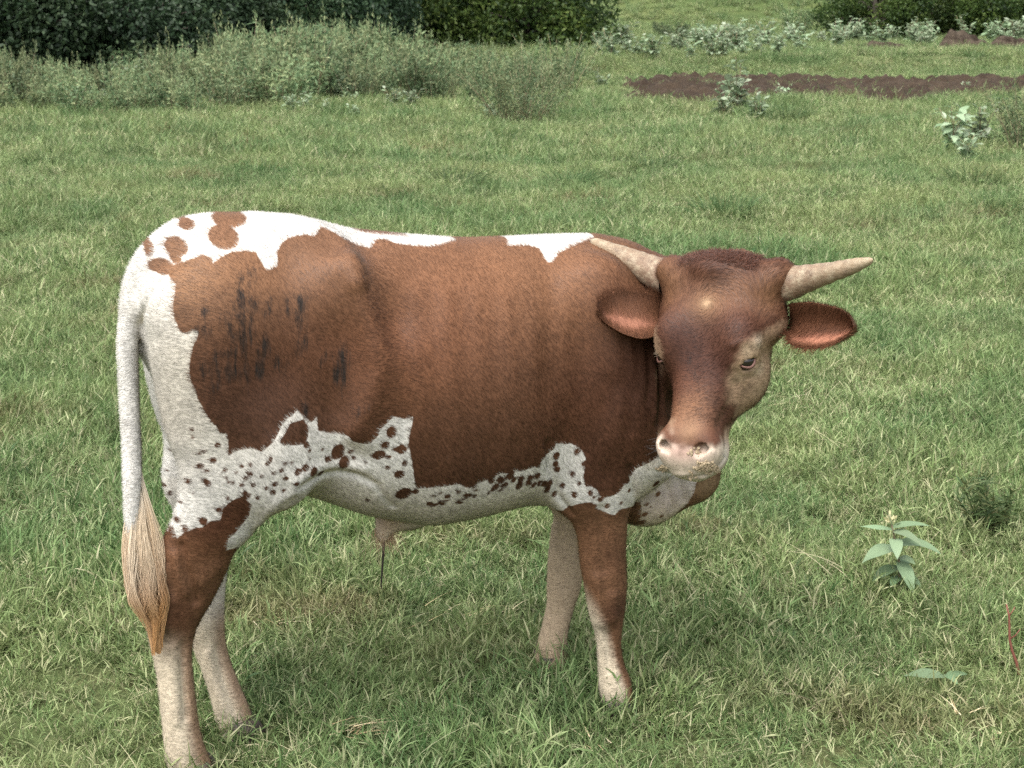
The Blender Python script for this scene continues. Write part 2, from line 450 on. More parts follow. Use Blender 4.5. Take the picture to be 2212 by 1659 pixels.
# ---- folds, ridges and tendons pressed into the hide: (photo polyline, width m, depth m; + is a ridge)
def seg_dist(Pp, line):
    d = np.full(len(Pp), 1e9)
    for p, q in zip(line, line[1:]):
        e = q - p; w = Pp - p; k = np.clip((w @ e) / max(e @ e, 1e-12), 0, 1)
        r = w - k[:, None] * e; d = np.minimum(d, (r * r).sum(1))
    return np.sqrt(d)
FOLDS = [
    ([(362, 592), (334, 625), (312, 662), (303, 705), (301, 750)], .0075, -.012), ([(430, 520), (390, 560), (362, 592)], .012, -.004),
    ([(450, 1410), (462, 1470), (485, 1540)], .008, .005), ([(470, 1400), (485, 1470), (510, 1540)], .008, -.005), ([(1215, 1130), (1212, 1200), (1215, 1270)], .010, -.004), ([(1200, 1330), (1190, 1400)], .007, -.004),
    ([(520, 1180), (470, 1225), (430, 1260)], .018, .004), ([(560, 1130), (600, 1085), (640, 1055)], .012, .004),
    ([(688, 488), (722, 508), (752, 535), (768, 568), (774, 610)], .020, .006), ([(792, 520), (802, 570), (815, 630), (848, 690)], .036, -.0065), ([(774, 612), (790, 660), (815, 720), (822, 800), (800, 880), (760, 940)], .022, .006),
    ([(735, 620), (750, 700), (752, 790), (720, 880)], .04, -.006),
    ([(1192, 620), (1186, 720), (1180, 820), (1178, 930), (1188, 1010)], .026, -.0035), ([(1215, 600), (1220, 720), (1228, 840)], .03, .004),
    ([(1186, 960), (1192, 1010), (1205, 1070), (1235, 1110)], .009, -.007), ([(1362, 1010), (1370, 1060), (1366, 1100)], .008, -.007),
    ([(646, 1052), (690, 1030), (730, 1020), (775, 1028), (815, 1050), (848, 1095)], .009, -.005), ([(640, 1035), (690, 1012), (735, 1003), (785, 1012)], .014, .005),
    ([(640, 1055), (610, 1010), (600, 960)], .02, .005),
    ([(393, 1180), (400, 1220), (416, 1262), (424, 1300)], .008, -.0075), ([(380, 1200), (388, 1240), (400, 1280)], .010, .007), ([(352, 1230), (345, 1290), (338, 1340)], .012, .007), ([(372, 1300), (365, 1350)], .018, .006), ([(395, 1395), (398, 1470), (402, 1550)], .008, -.006), ([(372, 1400), (378, 1480), (384, 1560)], .010, .005),
    ([(1290, 1250), (1295, 1310), (1300, 1345)], .014, .006), ([(1325, 1290), (1325, 1335)], .014, .006), ([(1316, 1370), (1320, 1450)], .007, -.005), ([(1303, 1100), (1306, 1170), (1310, 1230)], .012, -.005),
    ([(1400, 765), (1404, 820), (1398, 870)], .007, -.0032), ([(1372, 720), (1382, 790), (1380, 850)], .012, -.003), ([(1424, 780), (1428, 850), (1424, 920)], .007, -.005), ([(1350, 740), (1362, 830), (1362, 930)], .014, -.003), ([(1412, 755), (1417, 830), (1414, 905)], .006, .003),
    ([(1330, 840), (1300, 900), (1290, 960), (1310, 1020)], .03, -.005), ([(1420, 990), (1440, 1050), (1455, 1100)], .010, -.004), ([(1470, 1040), (1478, 1080), (1490, 1098)], .010, -.006),
    ([(900, 640), (905, 740), (910, 840), (920, 930)], .022, .0025), ([(965, 640), (970, 740), (975, 840), (985, 930)], .022, .0025), ([(1030, 640), (1035, 740), (1040, 840), (1048, 930)], .022, .0025), ([(1095, 650), (1098, 740), (1104, 840), (1112, 930)], .022, .0025),
    ([(1655, 850), (1635, 890), (1605, 925)], .012, .004), ([(1590, 830), (1575, 880), (1550, 925)], .012, -.003),
    ([(1585, 745), (1610, 735), (1640, 742)], .007, .0035), ([(1590, 800), (1605, 815), (1630, 815)], .006, -.002),
    ([(1428, 1012), (1450, 1024), (1485, 1031), (1520, 1028), (1548, 1012), (1566, 990)], .004, -.005), ([(1470, 985), (1472, 1010)], .004, -.002), ([(1435, 955), (1470, 950), (1520, 955), (1550, 968)], .006, -.0015),
    ([(480, 700), (470, 800), (500, 900)], .05, .004), ([(340, 740), (352, 840), (378, 930)], .02, -.003),
]
D_ = np.zeros(len(BV))
for line, wd, dep in FOLDS:
    L3 = [hit(*p) for p in line]; L3 = [p for p in L3 if p is not None]
    if len(L3) < 2: continue
    d = seg_dist(BV, L3); D_ += dep * np.exp(-(d / wd) ** 2)
BV = BV + BN * D_[:, None]
BN = normals(BV, BQ)
BVH = BVHTree.FromPolygons([tuple(v) for v in BV.tolist()], BQ.tolist())
# ------------------------------------------------------------------ coat pattern, written on the hide as attributes
def z1(*p): return [(1238.7 + .4267 * x, 442.4 + .4267 * y) for x, y in p]
def z2(*p): return [(221.2 + .32 * x, 424.7 + .32 * y) for x, y in p]
def z3(*p): return [(221.2 + .4667 * x, 884.8 + .4667 * y) for x, y in p]
def z4(*p): return [(1061.8 + .4 * x, 929 + .4 * y) for x, y in p]
def to3(u, v, y=-.12):
    h = hit(u, v)
    return h if h is not None else P(u, v, 0.0 if v < 600 else y)
def flat(px): return np.array([to3(u, v)[[0, 2]] for u, v in px])
def sd_poly(Q, poly):
    """signed distance, negative inside"""
    a = poly; b = np.roll(poly, -1, 0); d = np.full(len(Q), 1e9); ins = np.zeros(len(Q), bool)
    for p, q in zip(a, b):
        e = q - p; w = Q - p
        t = np.clip((w @ e) / max(e @ e, 1e-12), 0, 1)
        r = w - t[:, None] * e
        d = np.minimum(d, (r * r).sum(1))
        c = (Q[:, 1] >= p[1]) != (Q[:, 1] >= q[1])
        if e[1] != 0: ins ^= c & (Q[:, 0] < p[0] + (Q[:, 1] - p[1]) * e[0] / e[1])
    d = np.sqrt(d)
    return np.where(ins, -d, d)
XZ = BV[:, [0, 2]]
TOPZ = 1.30
# the big flank patch with neck and shoulder
A = flat(z2((440, 500), (480, 460), (540, 440), (600, 420), (680, 395), (735, 410), (745, 450), (800, 410), (870, 375), (960, 365), (1040, 375), (1060, 420), (1090, 470), (1110, 495), (1150, 490),
    (1185, 465), (1180, 370), (1215, 310), (1260, 275), (1380, 255), (1430, 270), (1460, 235), (1470, 200), (1560, 240), (1640, 290), (1720, 325), (1800, 345), (1825, 335), (1840, 290), (1900, 285), (2000, 320), (2100, 328), (2212, 340)))
A = np.concatenate([A, flat([(932, 534), (965, 524), (985, 518)]), [[P(985, 518)[0], TOPZ], [P(1100, 518)[0], TOPZ]],
    flat([(1100, 520), (1096, 530), (1140, 530), (1165, 536), (1172, 548), (1182, 566), (1193, 568), (1205, 548), (1232, 532), (1258, 522), (1285, 512)]), [[P(1290, 508)[0], TOPZ], [1.2, TOPZ], [1.2, .72]],
    [[.62, .72], [.58, .66]], flat([(1372, 1012)]), flat(z4((760, 245), (738, 262), (715, 300), (690, 340), (640, 362), (612, 366), (585, 355), (570, 325), (545, 308), (510, 310), (495, 250), (508, 190), (508, 150), (490, 115), (470, 90), (445, 82), (430, 72), (400, 78), (350, 74), (340, 100),
    (300, 130), (270, 170), (260, 210), (235, 200), (200, 210), (160, 225), (110, 212), (100, 235), (50, 235), (0, 258))),
    flat([(1040, 1042), (1010, 1056), (992, 1046), (950, 1052), (900, 1056)]),
    flat(z3((1450, 355), (1438, 280), (1425, 205), (1416, 150), (1428, 90), (1440, 32), (1405, 45), (1350, 33), (1320, 60), (1290, 90), (1270, 130), (1240, 157), (1205, 160), (1160, 150), (1140, 125), (1100, 115), (1060, 112), (1000, 100), (993, 35), (975, 55), (957, 60), (952, 45), (925, 25), (900, 2), (880, 30), (858, 38), (830, 75), (815, 110), (800, 140), (770, 170), (740, 197), (690, 180), (640, 186), (605, 200), (580, 217), (583, 170), (577, 110), (545, 112), (530, 75), (500, 60))),
    flat(z2((860, 1645), (815, 1605), (790, 1590), (770, 1545), (720, 1500), (690, 1450), (640, 1360), (625, 1290), (605, 1265), (585, 1190), (592, 1100), (612, 1010), (640, 960), (648, 905), (620, 905), (580, 930), (540, 920), (515, 890), (488, 830), (475, 740), (490, 640), (495, 590), (470, 560), (450, 535)))])
sd = sd_poly(XZ, A)
def add(poly):
    global sd
    sd = np.minimum(sd, sd_poly(XZ, poly))
def spot(u, v, ru, rv=None, ang=0, grow_=1.2):
    """an oval spot, radii in photo points"""
    global sd
    c = to3(u, v)[[0, 2]]; k = 1 / 1060.0
    w = XZ - c; rv = rv or ru
    ca, sa = math.cos(R(ang)), math.sin(R(ang))
    x = w[:, 0] * ca + w[:, 1] * sa; y = -w[:, 0] * sa + w[:, 1] * ca
    grow_ = grow_ * (1.3 if ru < 5 else 1.0)
    a, b = ru * k * grow_, rv * k * grow_
    sd = np.minimum(sd, (np.sqrt((x / a) ** 2 + (y / b) ** 2) - 1) * min(a, b))
add(flat(z3((930, 45), (957, 85), (950, 140), (935, 158), (900, 167), (860, 165), (838, 170), (820, 150), (848, 105), (870, 62))))
# white notch between rump and back: the brown stripe along the loin stays
add(np.concatenate([flat(z2((1690, 222), (1780, 245), (1900, 258), (2060, 266))), [[P(930, 503)[0], 1.118], [P(770, 490)[0], 1.135]]]))
for (x, y, a, b) in ((822, 275, 100, 72), (860, 150, 118, 50), (572, 187, 56, 36), (500, 335, 74, 62), (497, 405, 36, 40), (398, 468, 80, 50), (315, 345, 30, 60)):
    (u, v), = z2((x, y)); spot(u, v, a * .32, b * .32, 0, .93)
TAN = np.zeros(len(BV))
(u, v), = z2((345, 945)); c = to3(u, v)[[0, 2]]
TANd = (np.sqrt(((XZ[:, 0] - c[0]) / .0095) ** 2 + ((XZ[:, 1] - c[1]) / .021) ** 2) - 1) * .0095
SP3 = [(450, 205, 7), (477, 195, 6), (415, 92, 6), (418, 128, 7), (535, 165, 9), (515, 235, 10), (455, 262, 11), (400, 333, 13), (485, 285, 13), (478, 330, 12), (492, 345, 10), (570, 280, 8), (575, 315, 6), (545, 300, 6), (585, 335, 6), (645, 262, 7),
    (685, 258, 9), (730, 180, 6), (780, 230, 9), (765, 250, 8), (685, 300, 12), (665, 320, 12), (645, 350, 9), (700, 350, 9), (605, 340, 8), (800, 345, 14), (850, 320, 12), (795, 295, 8), (830, 285, 8), (905, 290, 14), (940, 270, 16), (980, 290, 22), (1010, 295, 16), (850, 250, 10),
    (880, 245, 8), (960, 190, 8), (945, 165, 10), (1020, 185, 7), (960, 232, 6), (1090, 195, 35), (1045, 230, 15), (1120, 245, 30), (1150, 195, 10), (1165, 225, 8), (1340, 105, 26), (1310, 165, 18), (1280, 210, 26), (1350, 185, 12), (1385, 185, 22), (1325, 220, 10), (1320, 270, 8),
    (1375, 300, 22), (1400, 250, 10), (1395, 390, 32), (1220, 245, 7), (840, 375, 9), (790, 385, 10), (720, 410, 8), (660, 385, 8), (420, 385, 6), (580, 410, 8), (670, 400, 16), (540, 465, 12), (468, 515, 16), (620, 290, 6), (740, 310, 7), (900, 345, 12), (760, 365, 8), (1450, 380, 10), (1230, 420, 8), (365, 430, 6), (350, 510, 12), (385, 550, 10)]
for x, y, r in SP3:
    (u, v), = z3((x, y)); spot(u, v, r * .45, r * .40 * random.uniform(.75, 1.2), random.uniform(0, 90))
SP4 = [(460, 120, 10), (440, 240, 14), (495, 185, 8), (475, 290, 9), (385, 300, 10), (450, 350, 12), (535, 340, 13), (590, 375, 16), (625, 410, 14), (735, 275, 11), (745, 325, 8), (352, 140, 18), (347, 185, 15), (355, 215, 12), (0, 265, 18), (50, 270, 12), (90, 250, 14), (160, 265, 18), (150, 300, 18), (200, 285, 12),
    (230, 295, 10), (250, 250, 12), (20, 310, 16), (110, 230, 10), (285, 290, 12), (300, 330, 14), (340, 345, 16), (70, 300, 12), (890, 290, 16), (840, 400, 8), (860, 415, 6), (830, 455, 15), (768, 437, 12), (790, 485, 10), (815, 500, 18), (900, 345, 12), (920, 465, 10), (555, 365, 8), (560, 410, 9), (700, 395, 8)]
for x, y, r in SP4:
    (u, v), = z4((x, y)); spot(u, v, r * .40, r * .46 * random.uniform(.8, 1.3), random.uniform(-30, 30))
for k in range(46):                                # speckles along the edge of the belly
    u = random.uniform(925, 1195); v = np.interp(u, (925, 1000, 1100, 1195), (1085, 1066, 1045, 1042)) + random.uniform(-14, 20)
    spot(u, v, random.uniform(2.5, 8), random.uniform(2, 4.5), random.uniform(-20, 40))
# brown of the hind leg, fading to cream below the hock
HL = np.concatenate([flat(z3((300, 560), (325, 532), (345, 597), (380, 570), (435, 545), (462, 545), (500, 517), (545, 512), (560, 455), (600, 420), (650, 402), (692, 440), (680, 492), (650, 530), (610, 578), (582, 600), (578, 650), (620, 640))), [[-.33, .50], [-.33, 0], [-.60, 0], [-.60, .55]]])
d2 = sd_poly(XZ, HL)
near = BV[:, 1] < -.02
sd = np.where(near, np.minimum(sd, d2), sd)
FL = np.concatenate([flat(z4((440, 405), (500, 392), (548, 388), (560, 420), (600, 435), (660, 462), (700, 425), (728, 420))), [[.515, .50], [.54, .40], [.54, 0], [.33, 0], [.30, .50]]])
d2 = sd_poly(XZ, FL)
legF = (BV[:, 2] < .58) & (BV[:, 0] > .2)
sd = np.where(legF & (BV[:, 1] < -.05), np.minimum(sd, d2), sd)
farleg = (BV[:, 1] > .03) & (BV[:, 2] < .56)
sd = np.where(farleg, np.maximum(sd, (.56 - BV[:, 2]) * .5), sd)
# inside of the thighs and belly underside are pale
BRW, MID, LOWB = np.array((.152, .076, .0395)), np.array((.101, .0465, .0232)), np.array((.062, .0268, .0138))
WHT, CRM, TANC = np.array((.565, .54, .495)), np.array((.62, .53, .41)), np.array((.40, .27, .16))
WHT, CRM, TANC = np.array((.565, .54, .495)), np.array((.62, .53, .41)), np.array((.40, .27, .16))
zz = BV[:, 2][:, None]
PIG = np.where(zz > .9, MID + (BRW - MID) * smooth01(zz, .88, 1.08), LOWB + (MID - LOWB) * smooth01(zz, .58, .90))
PAL = np.tile(WHT, (len(BV), 1))
def paint(Cc, u, v, r, col, a=1.0, at=None, q=None):
    c = to3(u, v) if at is None else np.asarray(at)
    w = BV - c
    if q is not None: w = w / np.asarray(q)
    m = np.exp(-(w * w).sum(1) / (r * r)) * a
    Cc += (np.asarray(col) - Cc) * m[:, None]
# pale coat
paint(PAL, 420, 800, .16, (0.4884, 0.444, 0.37), .9); paint(PAL, 360, 900, .10, (0.4588, 0.4144, 0.3478), .8)
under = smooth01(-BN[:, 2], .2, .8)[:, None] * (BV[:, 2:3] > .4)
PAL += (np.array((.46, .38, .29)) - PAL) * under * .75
paint(PAL, 835, 1140, .05, (0.3404, 0.2146, 0.1406), .9)
paint(PAL, 1440, 1090, .10, (0.444, 0.3256, 0.2812), .7)
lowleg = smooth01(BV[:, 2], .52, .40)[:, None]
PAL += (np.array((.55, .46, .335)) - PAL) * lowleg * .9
fr = smooth01(BV[:, 0], -.38, -.31)[:, None] * (BV[:, 0:1] < 0) * lowleg
# legs: warm tan on the front edges
hx = np.where(BV[:, 0] < 0, 0, 1)
def leg_axis(rows):
    o = np.argsort(rows[:, 2]); return np.interp(BV[:, 2], rows[o, 2], rows[o, 0]), np.interp(BV[:, 2], rows[o, 2], rows[o, 3])
for rows, msk, front, kk in ((HN, (BV[:, 0] < 0) & near, 1, .8), (HF, (BV[:, 0] < 0) & ~near, 1, .7), (FN, (BV[:, 0] > .2) & near, 1, 1.0), (FF, (BV[:, 0] > .2) & ~near, 1, .35)):
    cx, rr_ = leg_axis(rows); e = (BV[:, 0] - cx) / rr_
    m = smooth01(e, .0, .8) * smooth01(BV[:, 2], .44, .30) * msk * kk
    PAL += (np.array((.24, .125, .065)) - PAL) * m[:, None]
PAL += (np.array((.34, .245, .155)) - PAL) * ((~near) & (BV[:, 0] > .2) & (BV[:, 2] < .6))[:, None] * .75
# the brown of the legs turns into cream lower down (soft edge, done inside the brown colour)
LEGB = np.array((.142, .070, .036))
m = smooth01(BV[:, 2], .58, .50)[:, None] * (BV[:, 1:2] < 0)
PIG += (LEGB - PIG) * m
paint(PIG, 385, 1325, .045, (0.0814, 0.0333, 0.01776), .7); paint(PIG, 470, 1150, .07, (0.0962, 0.037, 0.01776), .6); paint(PIG, 400, 1180, .04, (0.1628, 0.074, 0.037), .6)
fz = np.where(BV[:, 0] < 0, .312 + .07 * np.clip((BV[:, 0] + .50) / .06, -1, 1) * -.4, .27 + 0 * BV[:, 0])
cx, rr_ = leg_axis(FN); e = np.clip((BV[:, 0] - cx) / rr_, -1.2, 1.2)
fz = np.where(BV[:, 0] > .2, .175 - .13 * e, fz)
m = smooth01(BV[:, 2], fz + .05, fz - .07)[:, None]
PIG += (PAL - PIG) * m
paint(PIG, 1335, 1320, .035, (0.0518, 0.0222, 0.01332), .75); paint(PIG, 1330, 1210, .03, (0.074, 0.0333, 0.0185), .4)
# brown coat: lighter saddle, darker flank, neck and face
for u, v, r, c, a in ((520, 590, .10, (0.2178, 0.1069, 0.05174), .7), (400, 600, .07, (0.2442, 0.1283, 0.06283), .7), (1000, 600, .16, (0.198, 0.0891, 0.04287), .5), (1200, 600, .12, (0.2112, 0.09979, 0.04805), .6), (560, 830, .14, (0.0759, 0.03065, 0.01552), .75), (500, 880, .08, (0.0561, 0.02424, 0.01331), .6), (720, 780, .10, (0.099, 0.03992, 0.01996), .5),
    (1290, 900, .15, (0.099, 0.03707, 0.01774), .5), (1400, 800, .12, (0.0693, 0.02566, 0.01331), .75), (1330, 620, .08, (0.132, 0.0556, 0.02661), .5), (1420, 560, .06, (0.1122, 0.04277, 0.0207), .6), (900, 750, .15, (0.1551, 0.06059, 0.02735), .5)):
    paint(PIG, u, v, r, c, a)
for u, v, r, c, a in ((1405, 830, .10, (.045, .019, .0105), .85), (1330, 960, .09, (.062, .026, .0135), .7), (1300, 1000, .07, (.06, .025, .013), .5), (700, 900, .10, (.068, .030, .0155), .6), (560, 920, .09, (.055, .025, .0135), .6), (1000, 990, .12, (.068, .030, .015), .5)):  # shoulder by the head: dark coat plus shade painted in
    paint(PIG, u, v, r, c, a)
# face, in its own axes
T, Sx, N_ = hf(BV).T
head = (smooth01(N_, -.235, -.19) * smooth01(T, -.07, -.03) * smooth01(.17 - np.abs(Sx), 0, .03) * (BV[:, 1] < -.10) * (T < .5))
FACE = np.array((.080, .033, .0185))
PIG += (FACE - PIG) * head[:, None] * .95
for u, v, r, c, a in ((1450, 620, .045, (.165, .082, .042), .9), (1600, 610, .05, (.150, .072, .037), .9), (1670, 630, .04, (.18, .09, .045), .9), (1526, 655, .035, (.21, .112, .058), .85), (1526, 655, .010, (.40, .27, .16), .8), (1430, 590, .03, (.17, .085, .042), .8), (1555, 560, .035, (.055, .022, .014), .8), (1620, 575, .03, (.055, .022, .014), .7), (1500, 562, .02, (.05, .02, .013), .6),
    (1500, 760, .06, (.050, .0205, .0135), .88), (1560, 790, .04, (.056, .022, .0145), .85), (1600, 700, .03, (.066, .027, .0165), .75), (1470, 720, .03, (.056, .0225, .0145), .75), (1500, 880, .035, (.165, .080, .042), .9), (1470, 900, .03, (.20, .10, .055), .8), (1535, 895, .022, (.13, .06, .032), .6), (1490, 930, .025, (.25, .145, .085), .8), (1552, 900, .016, (.09, .045, .028), .7), (1545, 870, .012, (.06, .03, .02), .6), (1470, 830, .025, (.10, .042, .024), .6)):
    paint(PIG, u, v, r, c, a)
VD = np.array(C_LOC - H(.2, 0, -.03)); VD /= np.linalg.norm(VD)
E1 = np.cross(VD, LZ * 1.0); E1 /= np.linalg.norm(E1); E2 = np.cross(E1, VD)
def fl2(px): return np.array([[np.dot(to3(u, v, -.25), E1), np.dot(to3(u, v, -.25), E2)] for u, v in px])
HQ = np.stack([BV @ E1, BV @ E2], 1)
CH = fl2([(1652, 712), (1628, 728), (1608, 742), (1596, 768), (1578, 800), (1566, 818), (1574, 840), (1568, 862), (1585, 880), (1590, 905), (1572, 925)] + [(1560, 958), (1500, 968), (1470, 964), (1450, 956), (1436, 950), (1430, 940)] + [(1360, 930), (1360, 1150), (1620, 1150), (1760, 900), (1760, 700), (1700, 690)])
LE = fl2([(1413, 690), (1395, 690), (1395, 760), (1425, 830), (1440, 880), (1450, 930), (1455, 925), (1452, 880), (1446, 840), (1440, 810), (1428, 760), (1416, 720)])
hsd = np.minimum(sd_poly(HQ, CH), sd_poly(HQ, LE))
isH = head > .35
FP = np.tile(np.array((.31, .205, .130)), (len(BV), 1))
mz = smooth01(T + .016 * (vnoise(BV, 60, 15) - .5), .352, .398)[:, None]
FP += (np.array((.52, .43, .34)) - FP) * mz
FP += (np.array((.42, .275, .225)) - FP) * (np.exp(-((T - .418) / .022) ** 2 - (Sx / .05) ** 2 - ((N_ + .005) / .04) ** 2))[:, None] * .9
FP = np.where(isH[:, None], FP, 0)
PAL = np.where(isH[:, None], FP, PAL)
for u, v, r, c, a in ((1640, 735, .018, (.46, .38, .28), .8), (1615, 760, .014, (.40, .30, .20), .8), (1640, 800, .018, (.42, .33, .23), .8), (1600, 815, .014, (.36, .26, .17), .8), (1640, 840, .025, (.33, .235, .15), .8), (1605, 845, .010, (.13, .09, .06), .6), (1622, 835, .008, (.12, .08, .055), .5), (1590, 885, .012, (.13, .085, .055), .5), (1600, 900, .03, (.30, .20, .125), .7), (1570, 940, .02, (.40, .30, .21), .7),
    (1665, 790, .014, (.19, .105, .055), .8), (1672, 740, .02, (.15, .075, .04), .8), (1662, 840, .012, (.20, .115, .065), .7), (1520, 1025, .02, (.40, .34, .27), .7), (1440, 1020, .014, (.42, .36, .28), .6), (1412, 1000, .02, (.50, .42, .33), .5), (1565, 985, .02, (.58, .52, .44), .7)):
    paint(PAL, u, v, r, c, a)
hfar = (smooth01(BV[:, 2], .24, .34) * (BV[:, 1] > .02) * (BV[:, 0] < 0) * (BV[:, 2] < .6))[:, None]
PAL += (np.array((.60, .56, .50)) - PAL) * hfar * .8
# brown lower throat / dewlap tip
throat = (BV[:, 0] > .60) & (BV[:, 2] < .76) & ~isH
wsoft = (smooth01(-hsd + .012 * (vnoise(BV, 90, 12) - .5), -.009, .011) * (1 - smooth01(-N_, .10, .15) * (T < .32)))[:, None] * isH[:, None]
PIG += (PAL - PIG) * wsoft
sd = np.where(isH, -.03, sd)
d2 = (P(1467, 1070, -.05)[0] - BV[:, 0]) + .02 * (vnoise(BV, 40, 3) - .5) + .25 * (BV[:, 2] - .48)
sd = np.where(throat, np.minimum(sd, d2), sd)
paint(PIG, 1530, 1050, .04, (0.2516, 0.1702, 0.0962), .8)
# dirt: dark smears of dried mud on the thigh
DIRT = np.zeros(len(BV))
DS = [(965, 880, 62, 260), (935, 680, 26, 120), (1000, 790, 58, 110), (980, 960, 36, 140), (850, 1060, 46, 40), (1090, 1030, 36, 110), (1050, 1170, 34, 55), (1165, 1130, 24, 46), (1350, 760, 26, 110), (1130, 740, 10, 60), (700, 900, 40, 40), (670, 790, 26, 30), (1620, 1180, 36, 130), (1260, 740, 20, 60), (1240, 1150, 14, 60), (890, 850, 40, 120), (1330, 1020, 30, 60), (900, 1180, 120, 60), (720, 1150, 40, 70), (1520, 1100, 30, 50), (1370, 1440, 20, 50), (1760, 1440, 30, 50), (770, 1280, 30, 60)]
for x, y, a, b in DS:
    (u, v), = z2((x, y)); c = to3(u, v); w = BV - c
    sx = w[:, 0] - .18 * w[:, 2]
    DIRT = np.maximum(DIRT, np.exp(-(sx / (a * .32 / 1060)) ** 2 * .20 - (w[:, 2] / (b * .32 / 1060)) ** 2 * .32) * (1 if a * b > 1500 else .9))
for (u, v, a, b, s_) in ((1498, 800, 7, 40, 1), (1462, 690, 6, 14, .5), (1560, 910, 12, 14, .6), (1600, 845, 10, 14, .6), (1330, 1230, 6, 20, .4), (1030, 1000, 20, 40, .5), (955, 990, 26, 40, .5)):
    c = to3(u, v); w = BV - c
    DIRT = np.maximum(DIRT, s_ * np.exp(-((w[:, 0]) / (a / 1060)) ** 2 - (w[:, 2] / (b / 1060)) ** 2))

# direction the hair lies
base = np.array((-.75, 0, -.55)) + np.zeros_like(BV)
lower = smooth01(BV[:, 2], .62, .48)[:, None]
base = base + (np.array((-.12, 0, -1.0)) - base) * lower
rear = smooth01(BV[:, 0], -.30, -.46)[:, None]
base = base + (np.array((-.3, 0, -1.0)) - base) * rear
flk = np.exp(-(((BV - np.r_[hip[0] + .06, -.2, hip[2] - .2]) / np.array((.07, .3, .18))) ** 2).sum(1))[:, None]
base = base + (np.array((.1, 0, -1.0)) - base) * flk * .7
wh = hit(1526, 655); ra = BV - wh
rl = np.linalg.norm(ra, axis=1, keepdims=True)
swirl = ra / rl + .35 * np.cross(BN, ra / rl)
hdir = swirl * (1 - smooth01(rl, .05, .22)) + (hA * .9 + hS * np.sign(Sx)[:, None] * .45) * smooth01(rl, .03, .2)
base = np.where(isH[:, None], hdir, base)
base = base + .25 * np.stack([vnoise(BV, 22, k) - .5 for k in (5, 6, 7)], 1)
HDIR = base - BN * (base * BN).sum(1, keepdims=True)
HDIR /= np.linalg.norm(HDIR, axis=1, keepdims=True) + 1e-9
HLEN = .0125 - .002 * lower[:, 0] + .0015 * rear[:, 0]
HLEN = np.where(isH, .011 + .007 * np.exp(-((T - .03) / .06) ** 2), HLEN)
HLEN = HLEN * (1 - .65 * isH * smooth01(T, .33, .37))
bald = np.exp(-((T - .42) / .024) ** 2 - (Sx / .06) ** 2) * isH * (N_ > -.07)
eyep = H(EYE_T, EYE_S, EYE_N)
for s in (1, -1): bald = np.maximum(bald, np.exp(-((np.linalg.norm(BV - H(EYE_T, s * EYE_S, EYE_N), axis=1)) / .027) ** 6))
FDEN = np.clip(1 - 1.3 * bald, 0, 1)
FDEN *= smooth01(BV[:, 2], .01, .03)

FUR_N = 330000

# ------------------------------------------------------------------ short fur: real strands on the hide; each strand takes the coat's colour at its root
def uv_layers(me, V, Q, fields):
    """per-corner float pairs readable both by the hide and by the strands growing on it"""
    lv = Q.ravel()
    for nm, arr in fields.items():
        l = me.uv_layers.new(name=nm, do_init=False)
        a = arr if len(arr) == len(lv) else arr[lv]
        l.uv.foreach_set("vector", np.ascontiguousarray(a, np.float32).ravel())

def flow_uv(V, Q, Nn, D):
    fn = Nn[Q].mean(1); fd = D[Q].mean(1)
    fd = fd - fn * (fd * fn).sum(1, keepdims=True); fd /= np.linalg.norm(fd, axis=1, keepdims=True) + 1e-9
    fb = np.cross(fn, fd); c = V[Q].mean(1)
    w = V[Q] - c[:, None]
    return np.stack([(w * fd[:, None]).sum(2) * 10 + .5, (w * fb[:, None]).sum(2) * 10 + .5], -1).reshape(-1, 2)

